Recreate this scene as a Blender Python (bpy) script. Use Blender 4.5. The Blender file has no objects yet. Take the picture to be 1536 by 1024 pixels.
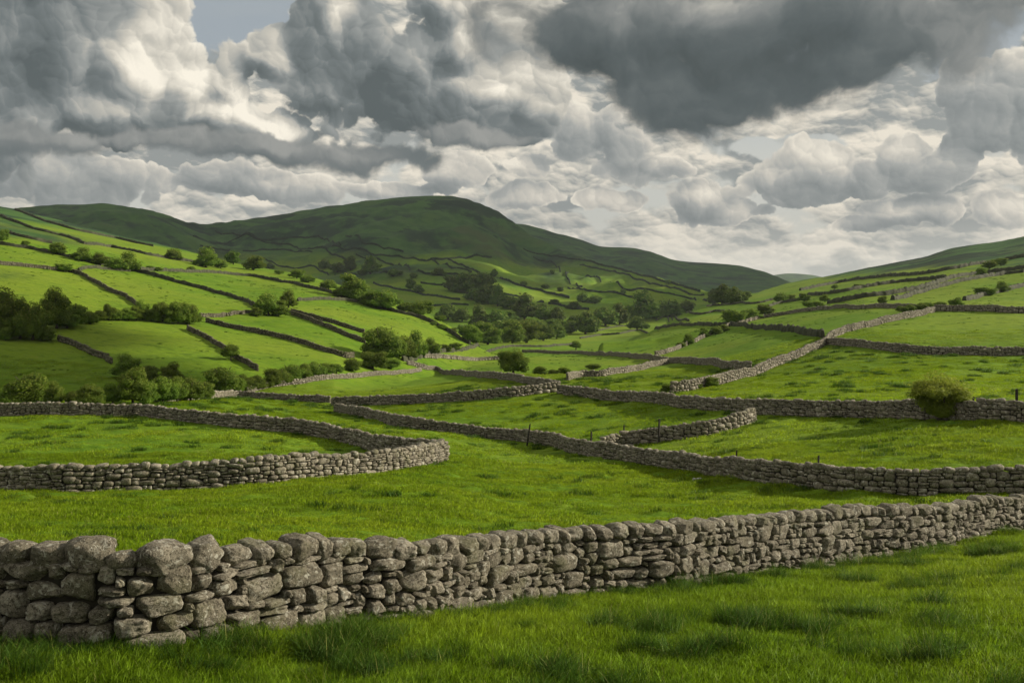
import bpy, math
import numpy as np
from math import radians
rng = np.random.default_rng(7)
F = 1493.0; CX = 768.0; HY = 440.0          # focal length and horizon of the view, in photo pixels
scene = bpy.context.scene
COL = scene.collection

# ------------------------------------------------------------------ noise
def _h(ix, iy, iz=0, seed=0):
    n = (ix.astype(np.int64) * 374761393 + iy.astype(np.int64) * 668265263 + np.asarray(iz).astype(np.int64) * 2147483647 + seed * 974634777)
    n = (n ^ (n >> 13)) * 1274126177
    n = n ^ (n >> 16)
    return (n & 0xffffff) / float(0xffffff)
def n2(x, y, seed=0):
    x = np.asarray(x, float); y = np.asarray(y, float)
    ix = np.floor(x); iy = np.floor(y); fx = x - ix; fy = y - iy
    u = fx*fx*fx*(fx*(fx*6-15)+10); v = fy*fy*fy*(fy*(fy*6-15)+10)
    a = _h(ix, iy, 0, seed); b = _h(ix+1, iy, 0, seed); c = _h(ix, iy+1, 0, seed); d = _h(ix+1, iy+1, 0, seed)
    return (a*(1-u)+b*u)*(1-v) + (c*(1-u)+d*u)*v - 0.5
def n3(p, seed=0):
    x, y, z = p[..., 0], p[..., 1], p[..., 2]
    ix = np.floor(x); iy = np.floor(y); iz = np.floor(z); fx = x-ix; fy = y-iy; fz = z-iz
    u = fx*fx*(3-2*fx); v = fy*fy*(3-2*fy); w = fz*fz*(3-2*fz)
    r = 0
    for dx in (0, 1):
        for dy in (0, 1):
            for dz in (0, 1):
                r = r + _h(ix+dx, iy+dy, iz+dz, seed) * (u if dx else 1-u) * (v if dy else 1-v) * (w if dz else 1-w)
    return r - 0.5
def fbm(x, y, seed=0, oct=4, gain=.5):
    s = 0; a = 1.0
    for k in range(oct):
        s = s + a * n2(x*2**k + 17.3*k, y*2**k - 9.1*k, seed + k); a *= gain
    return s

def pchip(xk, yk, x):
    """monotone cubic interpolation; xk (n,), yk (n,) -> values at x"""
    xk = np.asarray(xk, float); yk = np.asarray(yk, float)
    h = np.diff(xk); d = np.diff(yk)/h
    m = np.zeros_like(yk); m[0] = d[0]; m[-1] = d[-1]
    for i in range(1, len(xk)-1):
        if d[i-1]*d[i] > 0:
            w1 = 2*h[i]+h[i-1]; w2 = h[i]+2*h[i-1]
            m[i] = (w1+w2)/(w1/d[i-1]+w2/d[i])
    x = np.clip(x, xk[0], xk[-1])
    i = np.clip(np.searchsorted(xk, x, side='right')-1, 0, len(h)-1)
    t = (x-xk[i])/h[i]
    return ((1+2*t)*(1-t)**2*yk[i] + t*(1-t)**2*h[i]*m[i] + t*t*(3-2*t)*yk[i+1] + t*t*(t-1)*h[i]*m[i+1])

# ------------------------------------------------------------------ terrain
YS = [28, 43, 60, 85, 120, 150, 200, 300]
TAB = {   # photo column: (slope of the near pasture, screen heights of the ground at the distances YS)
 0:    (.140, [788, 735, 690, 622, 603, 592, 566, 540]),
 300:  (.148, [799, 735, 684, 628, 600, 592, 570, 545]),
 500:  (.155, [810, 728, 688, 640, 618, 598, 580, 552]),
 640:  (.158, [814, 733, 684, 648, 608, 588, 572, 552]),
 768:  (.165, [829, 747, 700, 657, 592, 572, 555, 541]),
 900:  (.168, [831, 752, 702, 644, 584, 566, 551, 534]),
 1024: (.168, [831, 755, 697, 620, 578, 560, 540, 514]),
 1150: (.168, [830, 751, 676, 605, 565, 538, 508, 487]),
 1300: (.168, [829, 744, 662, 600, 550, 517, 482, 460]),
 1450: (.163, [823, 741, 644, 592, 546, 520, 476, 451]),
 1536: (.160, [817, 741, 636, 590, 548, 521, 473, 449]),
}
_cols = sorted(TAB)
FAR = [(450, -25, -9), (700, -31, -10), (1200, -35, -14), (2500, -42, -30), (12000, -60, -60)]
def _colz(c):
    s, ys = TAB[c]
    zs = [-(2.6+s*3), -(2.6+s*12), -(2.6+s*20)] + [Y*(HY-y)/F for Y, y in zip(YS, ys)]
    Y = [3, 12, 20] + YS
    k = min(max((c-900)/400, 0), 1)
    for (Yf, zl, zr) in FAR:
        Y.append(Yf); zs.append(zl*(1-k)+zr*k)
    return np.log(np.array(Y, float)), np.array(zs)
_colf = [_colz(c) for c in _cols]
def base_z(px, Y):
    L = np.log(np.clip(Y, 3, 12000))
    Z = np.stack([pchip(a, b, L) for a, b in _colf])          # (ncol, N)
    xk = np.array(_cols, float); x = np.clip(px, xk[0], xk[-1])
    h = np.diff(xk)[:, None]; d = np.diff(Z, axis=0)/h
    m = np.zeros_like(Z); m[1:-1] = (d[1:]+d[:-1])/2
    i = np.clip(np.searchsorted(xk, x, side='right')-1, 0, len(h)-1); j = np.arange(len(L))
    t = (x-xk[i])/h[i, 0]
    return ((1+2*t)*(1-t)**2*Z[i, j] + t*(1-t)**2*h[i, 0]*m[i, j] + t*t*(3-2*t)*Z[i+1, j] + t*t*(t-1)*h[i, 0]*m[i+1, j])

# hills: crest silhouettes (column, screen height, distance) and foot (column, distance, height)
HILLS = dict(
 left=dict(crest=[(-900, 150, 1000), (-300, 250, 900), (0, 309, 800), (30, 315, 790), (72, 326, 770), (162, 349, 740), (250, 369, 700), (350, 394, 640), (450, 412, 570), (540, 436, 500), (620, 462, 440), (670, 487, 400), (710, 516, 365), (760, 545, 330)],
           foot=[(-900, 130, -14), (0, 150, -15.3), (300, 155, -16.3), (500, 165, -17.5), (600, 200, -19), (700, 290, -21), (760, 320, -22)], curve=.9, back=.22, slopein=.16),
 right=dict(crest=[(900, 540, 480), (985, 492, 560), (1030, 470, 640), (1076, 456, 720), (1130, 440, 820), (1200, 420.5, 1000), (1240, 414, 1000), (1300, 402, 960), (1345, 393, 940), (1382, 386, 920), (1420, 375, 900), (1450, 368, 890), (1500, 361, 870), (1536, 353, 850), (1900, 280, 780), (2500, 190, 700)],
            foot=[(900, 330, -16), (985, 330, -15), (1150, 300, -9.7), (1300, 290, -4.2), (1536, 290, -2.2), (2500, 280, -2)], curve=1.0, back=.2, slopein=.2),
 fell=dict(crest=[(-900, 330, 2000), (-200, 322, 2100), (40, 312, 2200), (75, 307.5, 2200), (130, 305.5, 2200), (180, 308.5, 2200), (215, 315, 2250), (250, 325, 2300), (290, 336.5, 2400), (320, 337, 2500), (360, 331, 2550), (440, 320, 2600), (500, 310, 2600), (570, 300.5, 2600), (600, 297, 2600), (660, 293.5, 2600), (690, 295, 2580), (715, 302, 2550), (745, 315, 2500), (768, 331, 2450), (800, 352, 2350), (840, 370, 2200), (900, 393, 1950), (1000, 418, 1650), (1080, 438, 1450), (1160, 455, 1300)],
           foot=[(-900, 1050, -35), (300, 1000, -34), (600, 820, -32), (900, 800, -32), (1160, 1000, -34)], curve=1.35, back=.25, slopein=.1),
 ridge=dict(crest=[(600, 345, 3900), (700, 336, 3900), (775, 336, 3900), (830, 348, 3850), (870, 358, 3800), (905, 370, 3800), (937, 371, 3800), (975, 377, 3750), (1010, 389, 3700), (1045, 393, 3700), (1070, 394, 3700), (1130, 402.5, 3600), (1160, 413, 3500), (1190, 425, 3400), (1230, 440, 3300)],
            foot=[(600, 1900, -38), (1230, 1700, -36)], curve=1.2, back=.3, slopein=.1),
 distant=dict(crest=[(900, 425, 7500), (1100, 424, 7500), (1160, 412.5, 7500), (1185, 410, 7500), (1215, 412, 7500), (1240, 416, 7500), (1400, 420, 7500), (1700, 415, 7500)],
            foot=[(900, 4500, -45), (1700, 4500, -45)], curve=1.1, back=.3, slopein=.05),
)
def layer_z(L, px, Y):
    cr = np.array(L['crest'], float); ft = np.array(L['foot'], float)
    yc = pchip(cr[:, 0], cr[:, 1], px); Yc = pchip(cr[:, 0], cr[:, 2], px)
    Yf = np.interp(px, ft[:, 0], ft[:, 1]); zf = np.interp(px, ft[:, 0], ft[:, 2])
    zc = Yc*(HY-yc)/F
    t = (Y-Yf)/(Yc-Yf); c = L['curve']
    tc = np.clip(t, 0, 1)
    g = tc**c
    z = zf + (zc-zf)*g
    z = np.where(t < 0, zf - (Yf-Y)*L['slopein'], z)
    ov = np.maximum(Y-Yc, 0); w = .03*Yc
    z = np.where(t > 1, zc - L['back']*(np.sqrt(ov*ov+w*w)-w), z)
    dead = np.maximum(cr[0, 0]-px, 0) + np.maximum(px-cr[-1, 0], 0)
    return z - dead*.003*Y, tc, t
def smax(a, b, k):
    h = np.clip(.5+.5*(b-a)/k, 0, 1)
    return a*(1-h)+b*h + k*h*(1-h)
NAMES = ['left', 'right', 'fell', 'ridge', 'distant']
def terrain(px, Y, detail=True, parts=False):
    px = np.asarray(px, float).ravel(); Y = np.asarray(Y, float).ravel()
    X = (px-CX)*Y/F
    b = base_z(px, Y); z = b.copy(); who = np.zeros(len(z), int); moor = np.zeros(len(z))
    best = b.copy()
    for k, nm in enumerate(NAMES):
        lz, tc, t = layer_z(HILLS[nm], px, Y)
        if nm == 'left':
            lz = lz + tc*(1-tc)*(fbm(X/70, Y/70, 3, 3)*9) + fbm(X/25, Y/25, 4, 2)*.5
        if nm == 'right':
            lz = lz + tc*(1-tc)*(fbm(X/90, Y/90, 5, 3)*8) + fbm(X/30, Y/30, 6, 2)*.5 + tc*fbm(X/18, Y/18, 31, 2)*1.0
        if nm == 'fell':
            e = tc*(1-.9*np.clip(tc*1.02, 0, 1)**8)
            lz = lz + e*(fbm(X/420, Y/420, 8, 6, .55)*105 - np.abs(fbm(X/260+3, Y/300, 9, 3))*60*tc) + tc*fbm(X/60, Y/60, 10, 3)*4
        if nm == 'ridge':
            lz = lz + tc*(1-tc)*fbm(X/500, Y/500, 12, 4)*160 + tc*fbm(X/90, Y/90, 13, 2)*4
        if nm == 'distant':
            lz = lz + tc*(1-tc)*fbm(X/900, Y/900, 14, 3)*150
        kk = .006*Y + .6
        who = np.where(lz > best, k+1, who); best = np.maximum(best, lz)
        z = smax(z, lz, kk)
        if nm == 'left':  mm = np.clip((lz-13)/32 + fbm(X/90, Y/90, 20, 4)*.9, 0, .85)
        elif nm == 'right': mm = np.clip((lz-10)/12 + fbm(X/60, Y/60, 21, 3)*1.2, 0, 1)
        elif nm == 'fell': mm = np.clip((lz-5)/90 + fbm(X/200, Y/200, 22, 4)*.9, 0, 1)*.9+.1
        elif nm == 'ridge': mm = np.clip(.75+(lz)/200, 0, 1)
        else: mm = np.ones_like(lz)
        moor = np.where(who == k+1, mm, moor)
    if detail:
        a = np.clip(Y/20, .2, 1)*np.clip(900/Y, 0, 1)
        z = z + a*fbm(X/14, Y/9, 40, 2)*.35*np.clip((Y-30)/50, .12, 1)
        z = z + np.clip((Y-90)/160, 0, 1)*np.clip(1.6-Y/900, 0, 1)*fbm(X/7, Y/5, 43, 4, .6)*.20
        n = np.clip(1-Y/420, 0, 1)
        tus = fbm(X/1.7, Y/.9, 42, 3)
        z = z + n*(tus*.09 + np.maximum(tus-.12, 0)*.30)*np.clip(Y/45, .38, 1)
    if parts: return z, who, moor
    return z

_LY = np.exp(np.linspace(math.log(6), math.log(8500), 2600))
_cache = {}
def hit(px, py, ymin=0):
    """where the sight line through photo pixel (px, py) meets the ground: world x, y, z"""
    k = round(float(px), 1)
    if k not in _cache:
        z = terrain(np.full(len(_LY), k), _LY, detail=False)
        _cache[k] = HY - z*F/_LY
    sy = _cache[k]
    i = np.where((sy <= py) & (_LY > ymin))[0]
    i = i[0] if len(i) else int(np.argmin(sy))
    if i > 0 and sy[i-1] > py: 
        t = (sy[i-1]-py)/(sy[i-1]-sy[i]); Y = _LY[i-1]*(1-t)+_LY[i]*t
    else: Y = _LY[i]
    return np.array([(k-CX)*Y/F, Y, float(terrain([k], [Y])[0])])
def ground(X, Y):
    X = np.asarray(X, float); Y = np.maximum(np.asarray(Y, float), 3)
    return terrain(X*F/Y+CX, Y).reshape(X.shape)

# ------------------------------------------------------------------ scene helpers
def tag(o, label=None, cat=None, group=None, kind=None):
    if label: o['label'] = label
    if cat: o['category'] = cat
    if group: o['group'] = group
    if kind: o['kind'] = kind
    return o
def mesh_from(name, V, Fc, mat=None, smooth=True, attrs=None, midx=None, mats=None):
    """V (n,3); Fc (m,k) with the same k for all faces (or list of such arrays)"""
    me = bpy.data.meshes.new(name)
    if not isinstance(Fc, (list, tuple)): Fc = [Fc]
    loops = np.concatenate([f.ravel() for f in Fc]).astype(np.int32)
    tot = np.concatenate([np.full(len(f), f.shape[1], np.int32) for f in Fc])
    st = np.concatenate([[0], np.cumsum(tot)[:-1]]).astype(np.int32)
    me.vertices.add(len(V)); me.vertices.foreach_set('co', np.asarray(V, np.float32).ravel())
    me.loops.add(len(loops)); me.loops.foreach_set('vertex_index', loops)
    me.polygons.add(len(tot)); me.polygons.foreach_set('loop_start', st); me.polygons.foreach_set('loop_total', tot)
    me.polygons.foreach_set('use_smooth', np.full(len(tot), smooth))
    for m in (mats or ([mat] if mat else [])): me.materials.append(m)
    if midx is not None: me.polygons.foreach_set('material_index', np.asarray(midx, np.int32))
    me.update(calc_edges=True)
    for k, a in (attrs or {}).items():
        at = me.attributes.new(k, 'FLOAT', 'POINT'); at.data.foreach_set('value', np.asarray(a, np.float32))
    return me
def link(name, me, parent=None, loc=None):
    o = bpy.data.objects.new(name, me); COL.objects.link(o)
    if parent: o.parent = parent
    if loc is not None: o.location = loc
    return o
def nt(mat):
    mat.use_nodes = True; t = mat.node_tree; t.nodes.clear(); return t
class G:
    """small node-graph writer"""
    def __init__(s, t): s.t = t; s.n = t.nodes; s.l = t.links
    def set(s, sock, v):
        if v is None: return
        if isinstance(v, bpy.types.NodeSocket): s.l.new(v, sock)
        else:
            if hasattr(sock.default_value, '__len__') and not hasattr(v, '__len__'): v = (v,)*len(sock.default_value)
            if hasattr(sock.default_value, '__len__') and len(v) == 3 and len(sock.default_value) == 4: v = (*v, 1)
            sock.default_value = v
    def m(s, op, a, b=None, c=None, clamp=False):
        n = s.n.new('ShaderNodeMath'); n.operation = op; n.use_clamp = clamp
        s.set(n.inputs[0], a); s.set(n.inputs[1], b); s.set(n.inputs[2], c); return n.outputs[0]
    def vm(s, op, a, b=None, sc=None):
        n = s.n.new('ShaderNodeVectorMath'); n.operation = op
        s.set(n.inputs[0], a); s.set(n.inputs[1], b)
        if sc is not None: s.set(n.inputs['Scale'], sc)
        return n.outputs[1] if op in ('LENGTH', 'DOT_PRODUCT', 'DISTANCE') else n.outputs[0]
    def mix(s, f, a, b, kind='RGBA', blend='MIX'):
        n = s.n.new('ShaderNodeMix'); n.data_type = kind
        if kind == 'RGBA': n.blend_type = blend
        i = {'FLOAT': (0, 2, 3), 'RGBA': (0, 6, 7)}[kind]
        s.set(n.inputs[i[0]], f); s.set(n.inputs[i[1]], a); s.set(n.inputs[i[2]], b)
        return n.outputs[0 if kind == 'FLOAT' else 2]
    def noise(s, vec, scale, detail=4, rough=.5, dist=0, dims='3D', col=False):
        n = s.n.new('ShaderNodeTexNoise'); n.noise_dimensions = dims
        s.set(n.inputs['Vector'], vec); n.inputs['Scale'].default_value = scale; n.inputs['Detail'].default_value = detail
        n.inputs['Roughness'].default_value = rough; n.inputs['Distortion'].default_value = dist
        return n.outputs[1 if col else 0]
    def vor(s, vec, scale, feature='SMOOTH_F1', detail=0, smooth=.5, rough=.5, dims='3D'):
        n = s.n.new('ShaderNodeTexVoronoi'); n.voronoi_dimensions = dims; n.feature = feature
        s.set(n.inputs['Vector'], vec); n.inputs['Scale'].default_value = scale
        n.inputs['Detail'].default_value = detail; n.inputs['Roughness'].default_value = rough
        if feature == 'SMOOTH_F1': n.inputs['Smoothness'].default_value = smooth
        return n.outputs[0]
    def ss(s, v, lo, hi, a=0., b=1.):
        n = s.n.new('ShaderNodeMapRange'); n.interpolation_type = 'SMOOTHSTEP'
        s.set(n.inputs[0], v); s.set(n.inputs[1], lo); s.set(n.inputs[2], hi); s.set(n.inputs[3], a); s.set(n.inputs[4], b)
        return n.outputs[0]
    def comb(s, x, y, z):
        n = s.n.new('ShaderNodeCombineXYZ'); s.set(n.inputs[0], x); s.set(n.inputs[1], y); s.set(n.inputs[2], z); return n.outputs[0]
    def sep(s, v):
        n = s.n.new('ShaderNodeSeparateXYZ'); s.set(n.inputs[0], v); return n.outputs
    def attr(s, name, t='GEOMETRY'):
        n = s.n.new('ShaderNodeAttribute'); n.attribute_name = name; n.attribute_type = t; return n.outputs
    def pos(s):
        return s.n.new('ShaderNodeNewGeometry').outputs['Position']
    def bump(s, h, strength, dist):
        n = s.n.new('ShaderNodeBump'); n.inputs['Strength'].default_value = strength; n.inputs['Distance'].default_value = dist
        s.set(n.inputs['Height'], h); return n.outputs[0]
    def principled(s, col, rough=.9, normal=None, spec=.3):
        n = s.n.new('ShaderNodeBsdfPrincipled'); s.set(n.inputs['Base Color'], col); s.set(n.inputs['Roughness'], rough)
        n.inputs['Specular IOR Level'].default_value = spec
        if normal is not None: s.set(n.inputs['Normal'], normal)
        return n
    def out(s, sh):
        o = s.n.new('ShaderNodeOutputMaterial'); s.l.new(sh, o.inputs[0])
# ------------------------------------------------------------------ materials
def mat_ground():
    m = bpy.data.materials.new('pasture_turf'); g = G(nt(m)); p = g.pos()
    big = g.noise(p, .012, 3, .5); med = g.noise(p, .09, 6, .62)
    st = g.vm('MULTIPLY', p, (.55, 1.3, 1)); tus = g.noise(st, .9, 5, .62); fine = g.noise(st, 7, 4, .65)
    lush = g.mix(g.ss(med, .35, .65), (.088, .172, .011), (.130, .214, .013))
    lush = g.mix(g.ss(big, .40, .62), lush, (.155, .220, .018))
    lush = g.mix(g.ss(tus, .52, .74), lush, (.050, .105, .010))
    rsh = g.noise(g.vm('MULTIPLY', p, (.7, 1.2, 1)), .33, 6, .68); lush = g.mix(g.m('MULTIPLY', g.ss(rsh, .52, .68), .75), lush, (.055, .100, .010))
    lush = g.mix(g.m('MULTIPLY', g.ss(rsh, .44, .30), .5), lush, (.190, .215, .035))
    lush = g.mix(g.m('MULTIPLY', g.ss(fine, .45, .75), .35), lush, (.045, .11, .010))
    rough = g.mix(g.ss(g.noise(p, .02, 5, .6), .4, .62), (.034, .080, .024), (.056, .118, .030))
    rough = g.mix(g.ss(g.noise(p, .008, 6, .65), .50, .60), rough, (.022, .044, .024))
    rough = g.mix(g.ss(g.noise(p, .005, 3, .6), .58, .74), rough, (.058, .082, .032))
    cr_ = g.noise(g.vm('MULTIPLY', p, (1, 1, 2.2)), .0075, 6, .66); rough = g.mix(g.m('MULTIPLY', g.ss(cr_, .55, .60), .8), rough, (.012, .026, .018))
    rough = g.mix(g.m('MULTIPLY', g.ss(cr_, .42, .36), .7), rough, (.062, .112, .030))
    mo = g.attr('moor')[2]
    mo = g.m('ADD', mo, g.m('MULTIPLY', g.m('SUBTRACT', g.noise(p, .03, 4, .6), .5), .7), clamp=True)
    col = g.mix(g.ss(mo, .08, .80), lush, rough)
    hgt = g.m('ADD', g.m('MULTIPLY', tus, 1.0), g.m('MULTIPLY', fine, .35))
    b = g.bump(hgt, .55, .35)
    pr = g.principled(col, .95, b, .05); g.out(pr.outputs[0]); return m
def mat_leafy(name, c1, c2, c3, trans=.3, scale=.6, rnd=True):
    m = bpy.data.materials.new(name); g = G(nt(m)); p = g.pos()
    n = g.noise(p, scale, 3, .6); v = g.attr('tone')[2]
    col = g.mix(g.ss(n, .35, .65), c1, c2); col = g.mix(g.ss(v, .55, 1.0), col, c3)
    if rnd:
        oi = g.n.new('ShaderNodeObjectInfo').outputs['Random']
        hsv = g.n.new('ShaderNodeHueSaturation'); g.set(hsv.inputs['Color'], col)
        g.set(hsv.inputs['Value'], g.m('ADD', .72, g.m('MULTIPLY', oi, .55))); g.set(hsv.inputs['Hue'], g.m('ADD', .49, g.m('MULTIPLY', oi, .022)))
        col = hsv.outputs[0]
    d = g.principled(col, .7, None, .15)
    t = g.n.new('ShaderNodeBsdfTranslucent'); g.set(t.inputs[0], col)
    mx = g.n.new('ShaderNodeMixShader'); mx.inputs[0].default_value = trans
    g.l.new(d.outputs[0], mx.inputs[1]); g.l.new(t.outputs[0], mx.inputs[2]); g.out(mx.outputs[0]); return m
def mat_grass(name, c1, c2, c3, trans=.35):
    m = bpy.data.materials.new(name); g = G(nt(m)); p = g.pos()
    n = g.noise(p, .12, 4, .55); n2_ = g.noise(p, 1.3, 3, .6)
    oi = g.n.new('ShaderNodeObjectInfo').outputs['Random']
    col = g.mix(g.ss(n, .35, .65), c1, c2); col = g.mix(g.ss(n2_, .5, .78), col, c3)
    v = g.attr('tone')[2]
    col = g.mix(g.ss(v, .93, .97), col, (.26, .27, .07))
    hsv = g.n.new('ShaderNodeHueSaturation'); g.set(hsv.inputs['Color'], col)
    g.set(hsv.inputs['Value'], g.m('ADD', g.m('ADD', .56, g.m('MULTIPLY', oi, .40)), g.m('MULTIPLY', v, .48)))
    col = hsv.outputs[0]
    d = g.principled(col, .6, None, .15)
    t = g.n.new('ShaderNodeBsdfTranslucent'); g.set(t.inputs[0], col)
    mx = g.n.new('ShaderNodeMixShader'); mx.inputs[0].default_value = trans
    g.l.new(d.outputs[0], mx.inputs[1]); g.l.new(t.outputs[0], mx.inputs[2]); g.out(mx.outputs[0]); return m
def mat_stone(name, fine=1.0, moss=.5, bump=.6, bdist=.02, dim=1.0):
    m = bpy.data.materials.new(name); g = G(nt(m)); p = g.pos(); v = g.attr('tone')[2]
    n1 = g.noise(p, 3.0*fine, 6, .65); n2_ = g.noise(p, 22*fine, 5, .7); n3_ = g.noise(p, 9*fine, 4, .6, 1.2)
    col = g.mix(v, (.170, .150, .108), (.315, .285, .220))
    col = g.mix(g.ss(n1, .40, .66), col, (.118, .106, .078))
    col = g.mix(g.m('MULTIPLY', g.ss(n2_, .47, .62), .9), col, (.045, .038, .026))
    pit = g.noise(p, 75*fine, 3, .6); col = g.mix(g.m('MULTIPLY', g.ss(pit, .54, .66), .55), col, (.040, .034, .024))
    col = g.mix(g.m('MULTIPLY', g.ss(pit, .44, .34), .5), col, (.42, .38, .30))
    col = g.mix(g.m('MULTIPLY', g.ss(n3_, .55, .66), .8), col, (.43, .42, .35))
    vo = g.vor(p, 8*fine, 'F1', 1)
    col = g.mix(g.m('MULTIPLY', g.ss(g.m('ADD', vo, g.m('MULTIPLY', n2_, .3)), .34, .22), .7), col, (.50, .50, .42))
    nm = g.n.new('ShaderNodeNewGeometry').outputs['Normal']
    mo = g.m('MULTIPLY', g.ss(g.noise(p, 1.6, 4, .6), .48, .68), moss)
    col = g.mix(mo, col, (.075, .085, .022))
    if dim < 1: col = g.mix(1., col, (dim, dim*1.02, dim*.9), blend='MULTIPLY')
    h = g.m('ADD', g.m('ADD', g.m('MULTIPLY', n2_, .5), g.m('MULTIPLY', n1, 1.0)), g.m('MULTIPLY', g.m('SUBTRACT', 1., pit), .35))
    pr = g.principled(col, .92, g.bump(h, bump, bdist), .2); g.out(pr.outputs[0]); return m
def mat_plain(name, c, c2, scale=8, rough=.9):
    m = bpy.data.materials.new(name); g = G(nt(m)); p = g.pos()
    n = g.noise(p, scale, 5, .6)
    pr = g.principled(g.mix(g.ss(n, .35, .65), c, c2), rough, g.bump(n, .5, .02), .2); g.out(pr.outputs[0]); return m
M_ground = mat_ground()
M_stone = mat_stone('weathered_gritstone', 1.0, .35, 1.0, .06)
M_stone2 = mat_stone('field_wall_stone', .55, .35, .6, .04)
M_core = mat_plain('packed_hearting', (.014, .012, .009), (.026, .023, .016), 6)
M_stone3 = mat_plain('far_wall_stone', (.030, .036, .018), (.066, .068, .038), .5)
M_hedge = mat_plain('overgrown_wall', (.010, .020, .012), (.020, .034, .014), .2)
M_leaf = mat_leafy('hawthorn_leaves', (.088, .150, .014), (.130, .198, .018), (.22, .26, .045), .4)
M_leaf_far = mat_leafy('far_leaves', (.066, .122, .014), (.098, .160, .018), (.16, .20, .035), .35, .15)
M_bark = mat_plain('bark', (.035, .028, .020), (.075, .062, .045), 5)
M_post = mat_plain('weathered_post_wood', (.018, .016, .013), (.045, .040, .032), 14)
M_blade = mat_grass('grass_blades', (.245, .380, .012), (.335, .460, .018), (.150, .255, .012), .5)
M_tuft = mat_grass('long_grass_blades', (.070, .155, .014), (.110, .210, .018), (.040, .10, .012))
M_pale = mat_plain('pale_limestone', (.30, .30, .26), (.45, .44, .38), 9)
M_stone4 = mat_stone('mossy_shaded_wall_stone', .4, .8, .5, .05, .62)  # besides moss, the colour is dimmed for wall faces turned from the sun
M_turf = mat_grass('sward_blades', (.190, .320, .012), (.275, .395, .018), (.105, .205, .012), .5)
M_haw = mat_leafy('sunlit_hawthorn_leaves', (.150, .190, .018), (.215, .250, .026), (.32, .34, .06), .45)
# ------------------------------------------------------------------ ground meshes
def build_terrain():
    P = np.concatenate([np.arange(-1100, -60, 26), np.arange(-60, 1600, 3.5), np.arange(1600, 2700, 26)])
    Yv = np.concatenate([np.exp(np.linspace(math.log(3), math.log(9), 14, endpoint=False)),
                         np.exp(np.linspace(math.log(9), math.log(420), 620, endpoint=False)),
                         np.exp(np.linspace(math.log(420), math.log(9500), 330))])
    PP, YY = np.meshgrid(P, Yv); sh = PP.shape
    z, who, moor = terrain(PP, YY, True, True)
    X = (PP.ravel()-CX)*YY.ravel()/F; V = np.stack([X, YY.ravel(), z], 1)
    # smooth vertex normals for the seams between the pieces
    G3 = V.reshape(*sh, 3); du = np.gradient(G3, axis=1); dv = np.gradient(G3, axis=0)
    N = np.cross(du, dv); N /= np.linalg.norm(N, axis=2, keepdims=True); N = N.reshape(-1, 3)
    idx = np.arange(sh[0]*sh[1]).reshape(sh)
    Fq = np.stack([idx[:-1, :-1], idx[:-1, 1:], idx[1:, 1:], idx[1:, :-1]], -1).reshape(-1, 4)
    fw = np.max(who[Fq], axis=1)
    for k, nm in enumerate(['pasture_ground', 'left_hill', 'right_hill', 'fell_hill', 'back_ridge_hill', 'distant_hill']):
        f = Fq[fw == k]
        if not len(f): continue
        u, inv = np.unique(f, return_inverse=True)
        me = mesh_from(nm, V[u], inv.reshape(-1, 4), M_ground, True, {'moor': moor[u]})
        me.normals_split_custom_set_from_vertices([tuple(n) for n in N[u]])
        tag(link(nm, me), kind='structure')
build_terrain()
# ------------------------------------------------------------------ stones and walls
def cube_grid(n):
    V = []; ids = {}; Fq = []
    def vid(a, b, c):
        k = (a, b, c)
        if k not in ids: ids[k] = len(V); V.append(k)
        return ids[k]
    for ax in range(3):
        for s in (0, n):
            for i in range(n):
                for j in range(n):
                    q = []
                    for (u, v) in ((i, j), (i+1, j), (i+1, j+1), (i, j+1)):
                        c = [0, 0, 0]; c[ax] = s; c[(ax+1) % 3] = u; c[(ax+2) % 3] = v; q.append(vid(*c))
                    if s == 0: q = q[::-1]
                    Fq.append(q)
    return np.array(V, float)/n*2-1, np.array(Fq)
TPL = {n: cube_grid(n) for n in (2, 3, 4, 6, 9, 13)}
def stones(n, C, Hx, R, seed=0, k=5.0, rough=.06, cuts=5, kmin=None, skew=.08):
    """batch of worn stones: centres C (M,3), half sizes Hx (M,3), rotations R (M,3,3) -> V, F, tone"""
    r = np.random.default_rng(seed); T, Fq = TPL[n]; M = len(C)
    K = r.uniform(kmin or k*.55, k*1.35, M)[:, None, None]
    A = np.tan(T*.78)/math.tan(.78)*.5 + T*.5
    A = np.broadcast_to(A, (M,)+A.shape)
    nr = (np.abs(A)**K).sum(2, keepdims=True)**(1/K)
    P = A/nr
    for c in range(cuts):                                    # worn facets
        d = r.normal(size=(M, 3)); d /= np.linalg.norm(d, axis=1, keepdims=True)
        lim = r.uniform(.88, 1.18, M)
        dd = np.einsum('mvk,mk->mv', P, d) - lim[:, None]
        P = P - np.maximum(dd, 0)[..., None]*d[:, None, :]*.9
    off = r.uniform(0, 500, (M, 1, 3))
    P = P*(1 + rough*2.2*n3(P*1.3+off, 1)[..., None] + rough*1.5*n3(P*3.1+off, 2)[..., None] + (rough*.9*n3(P*7.5+off, 3)[..., None] if n > 6 else 0))
    # taper / skew so that no two are alike
    P = P*(1 + r.uniform(-skew, skew, (M, 1, 3))*P[..., [1, 2, 0]])
    W = P*Hx[:, None, :]
    W = np.einsum('mvk,mjk->mvj', W, R) + C[:, None, :]
    nV = T.shape[0]
    Fa = (Fq[None]+(np.arange(M)*nV)[:, None, None]).reshape(-1, 4)
    return W.reshape(-1, 3), Fa, np.repeat(r.random(M), nV)
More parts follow.
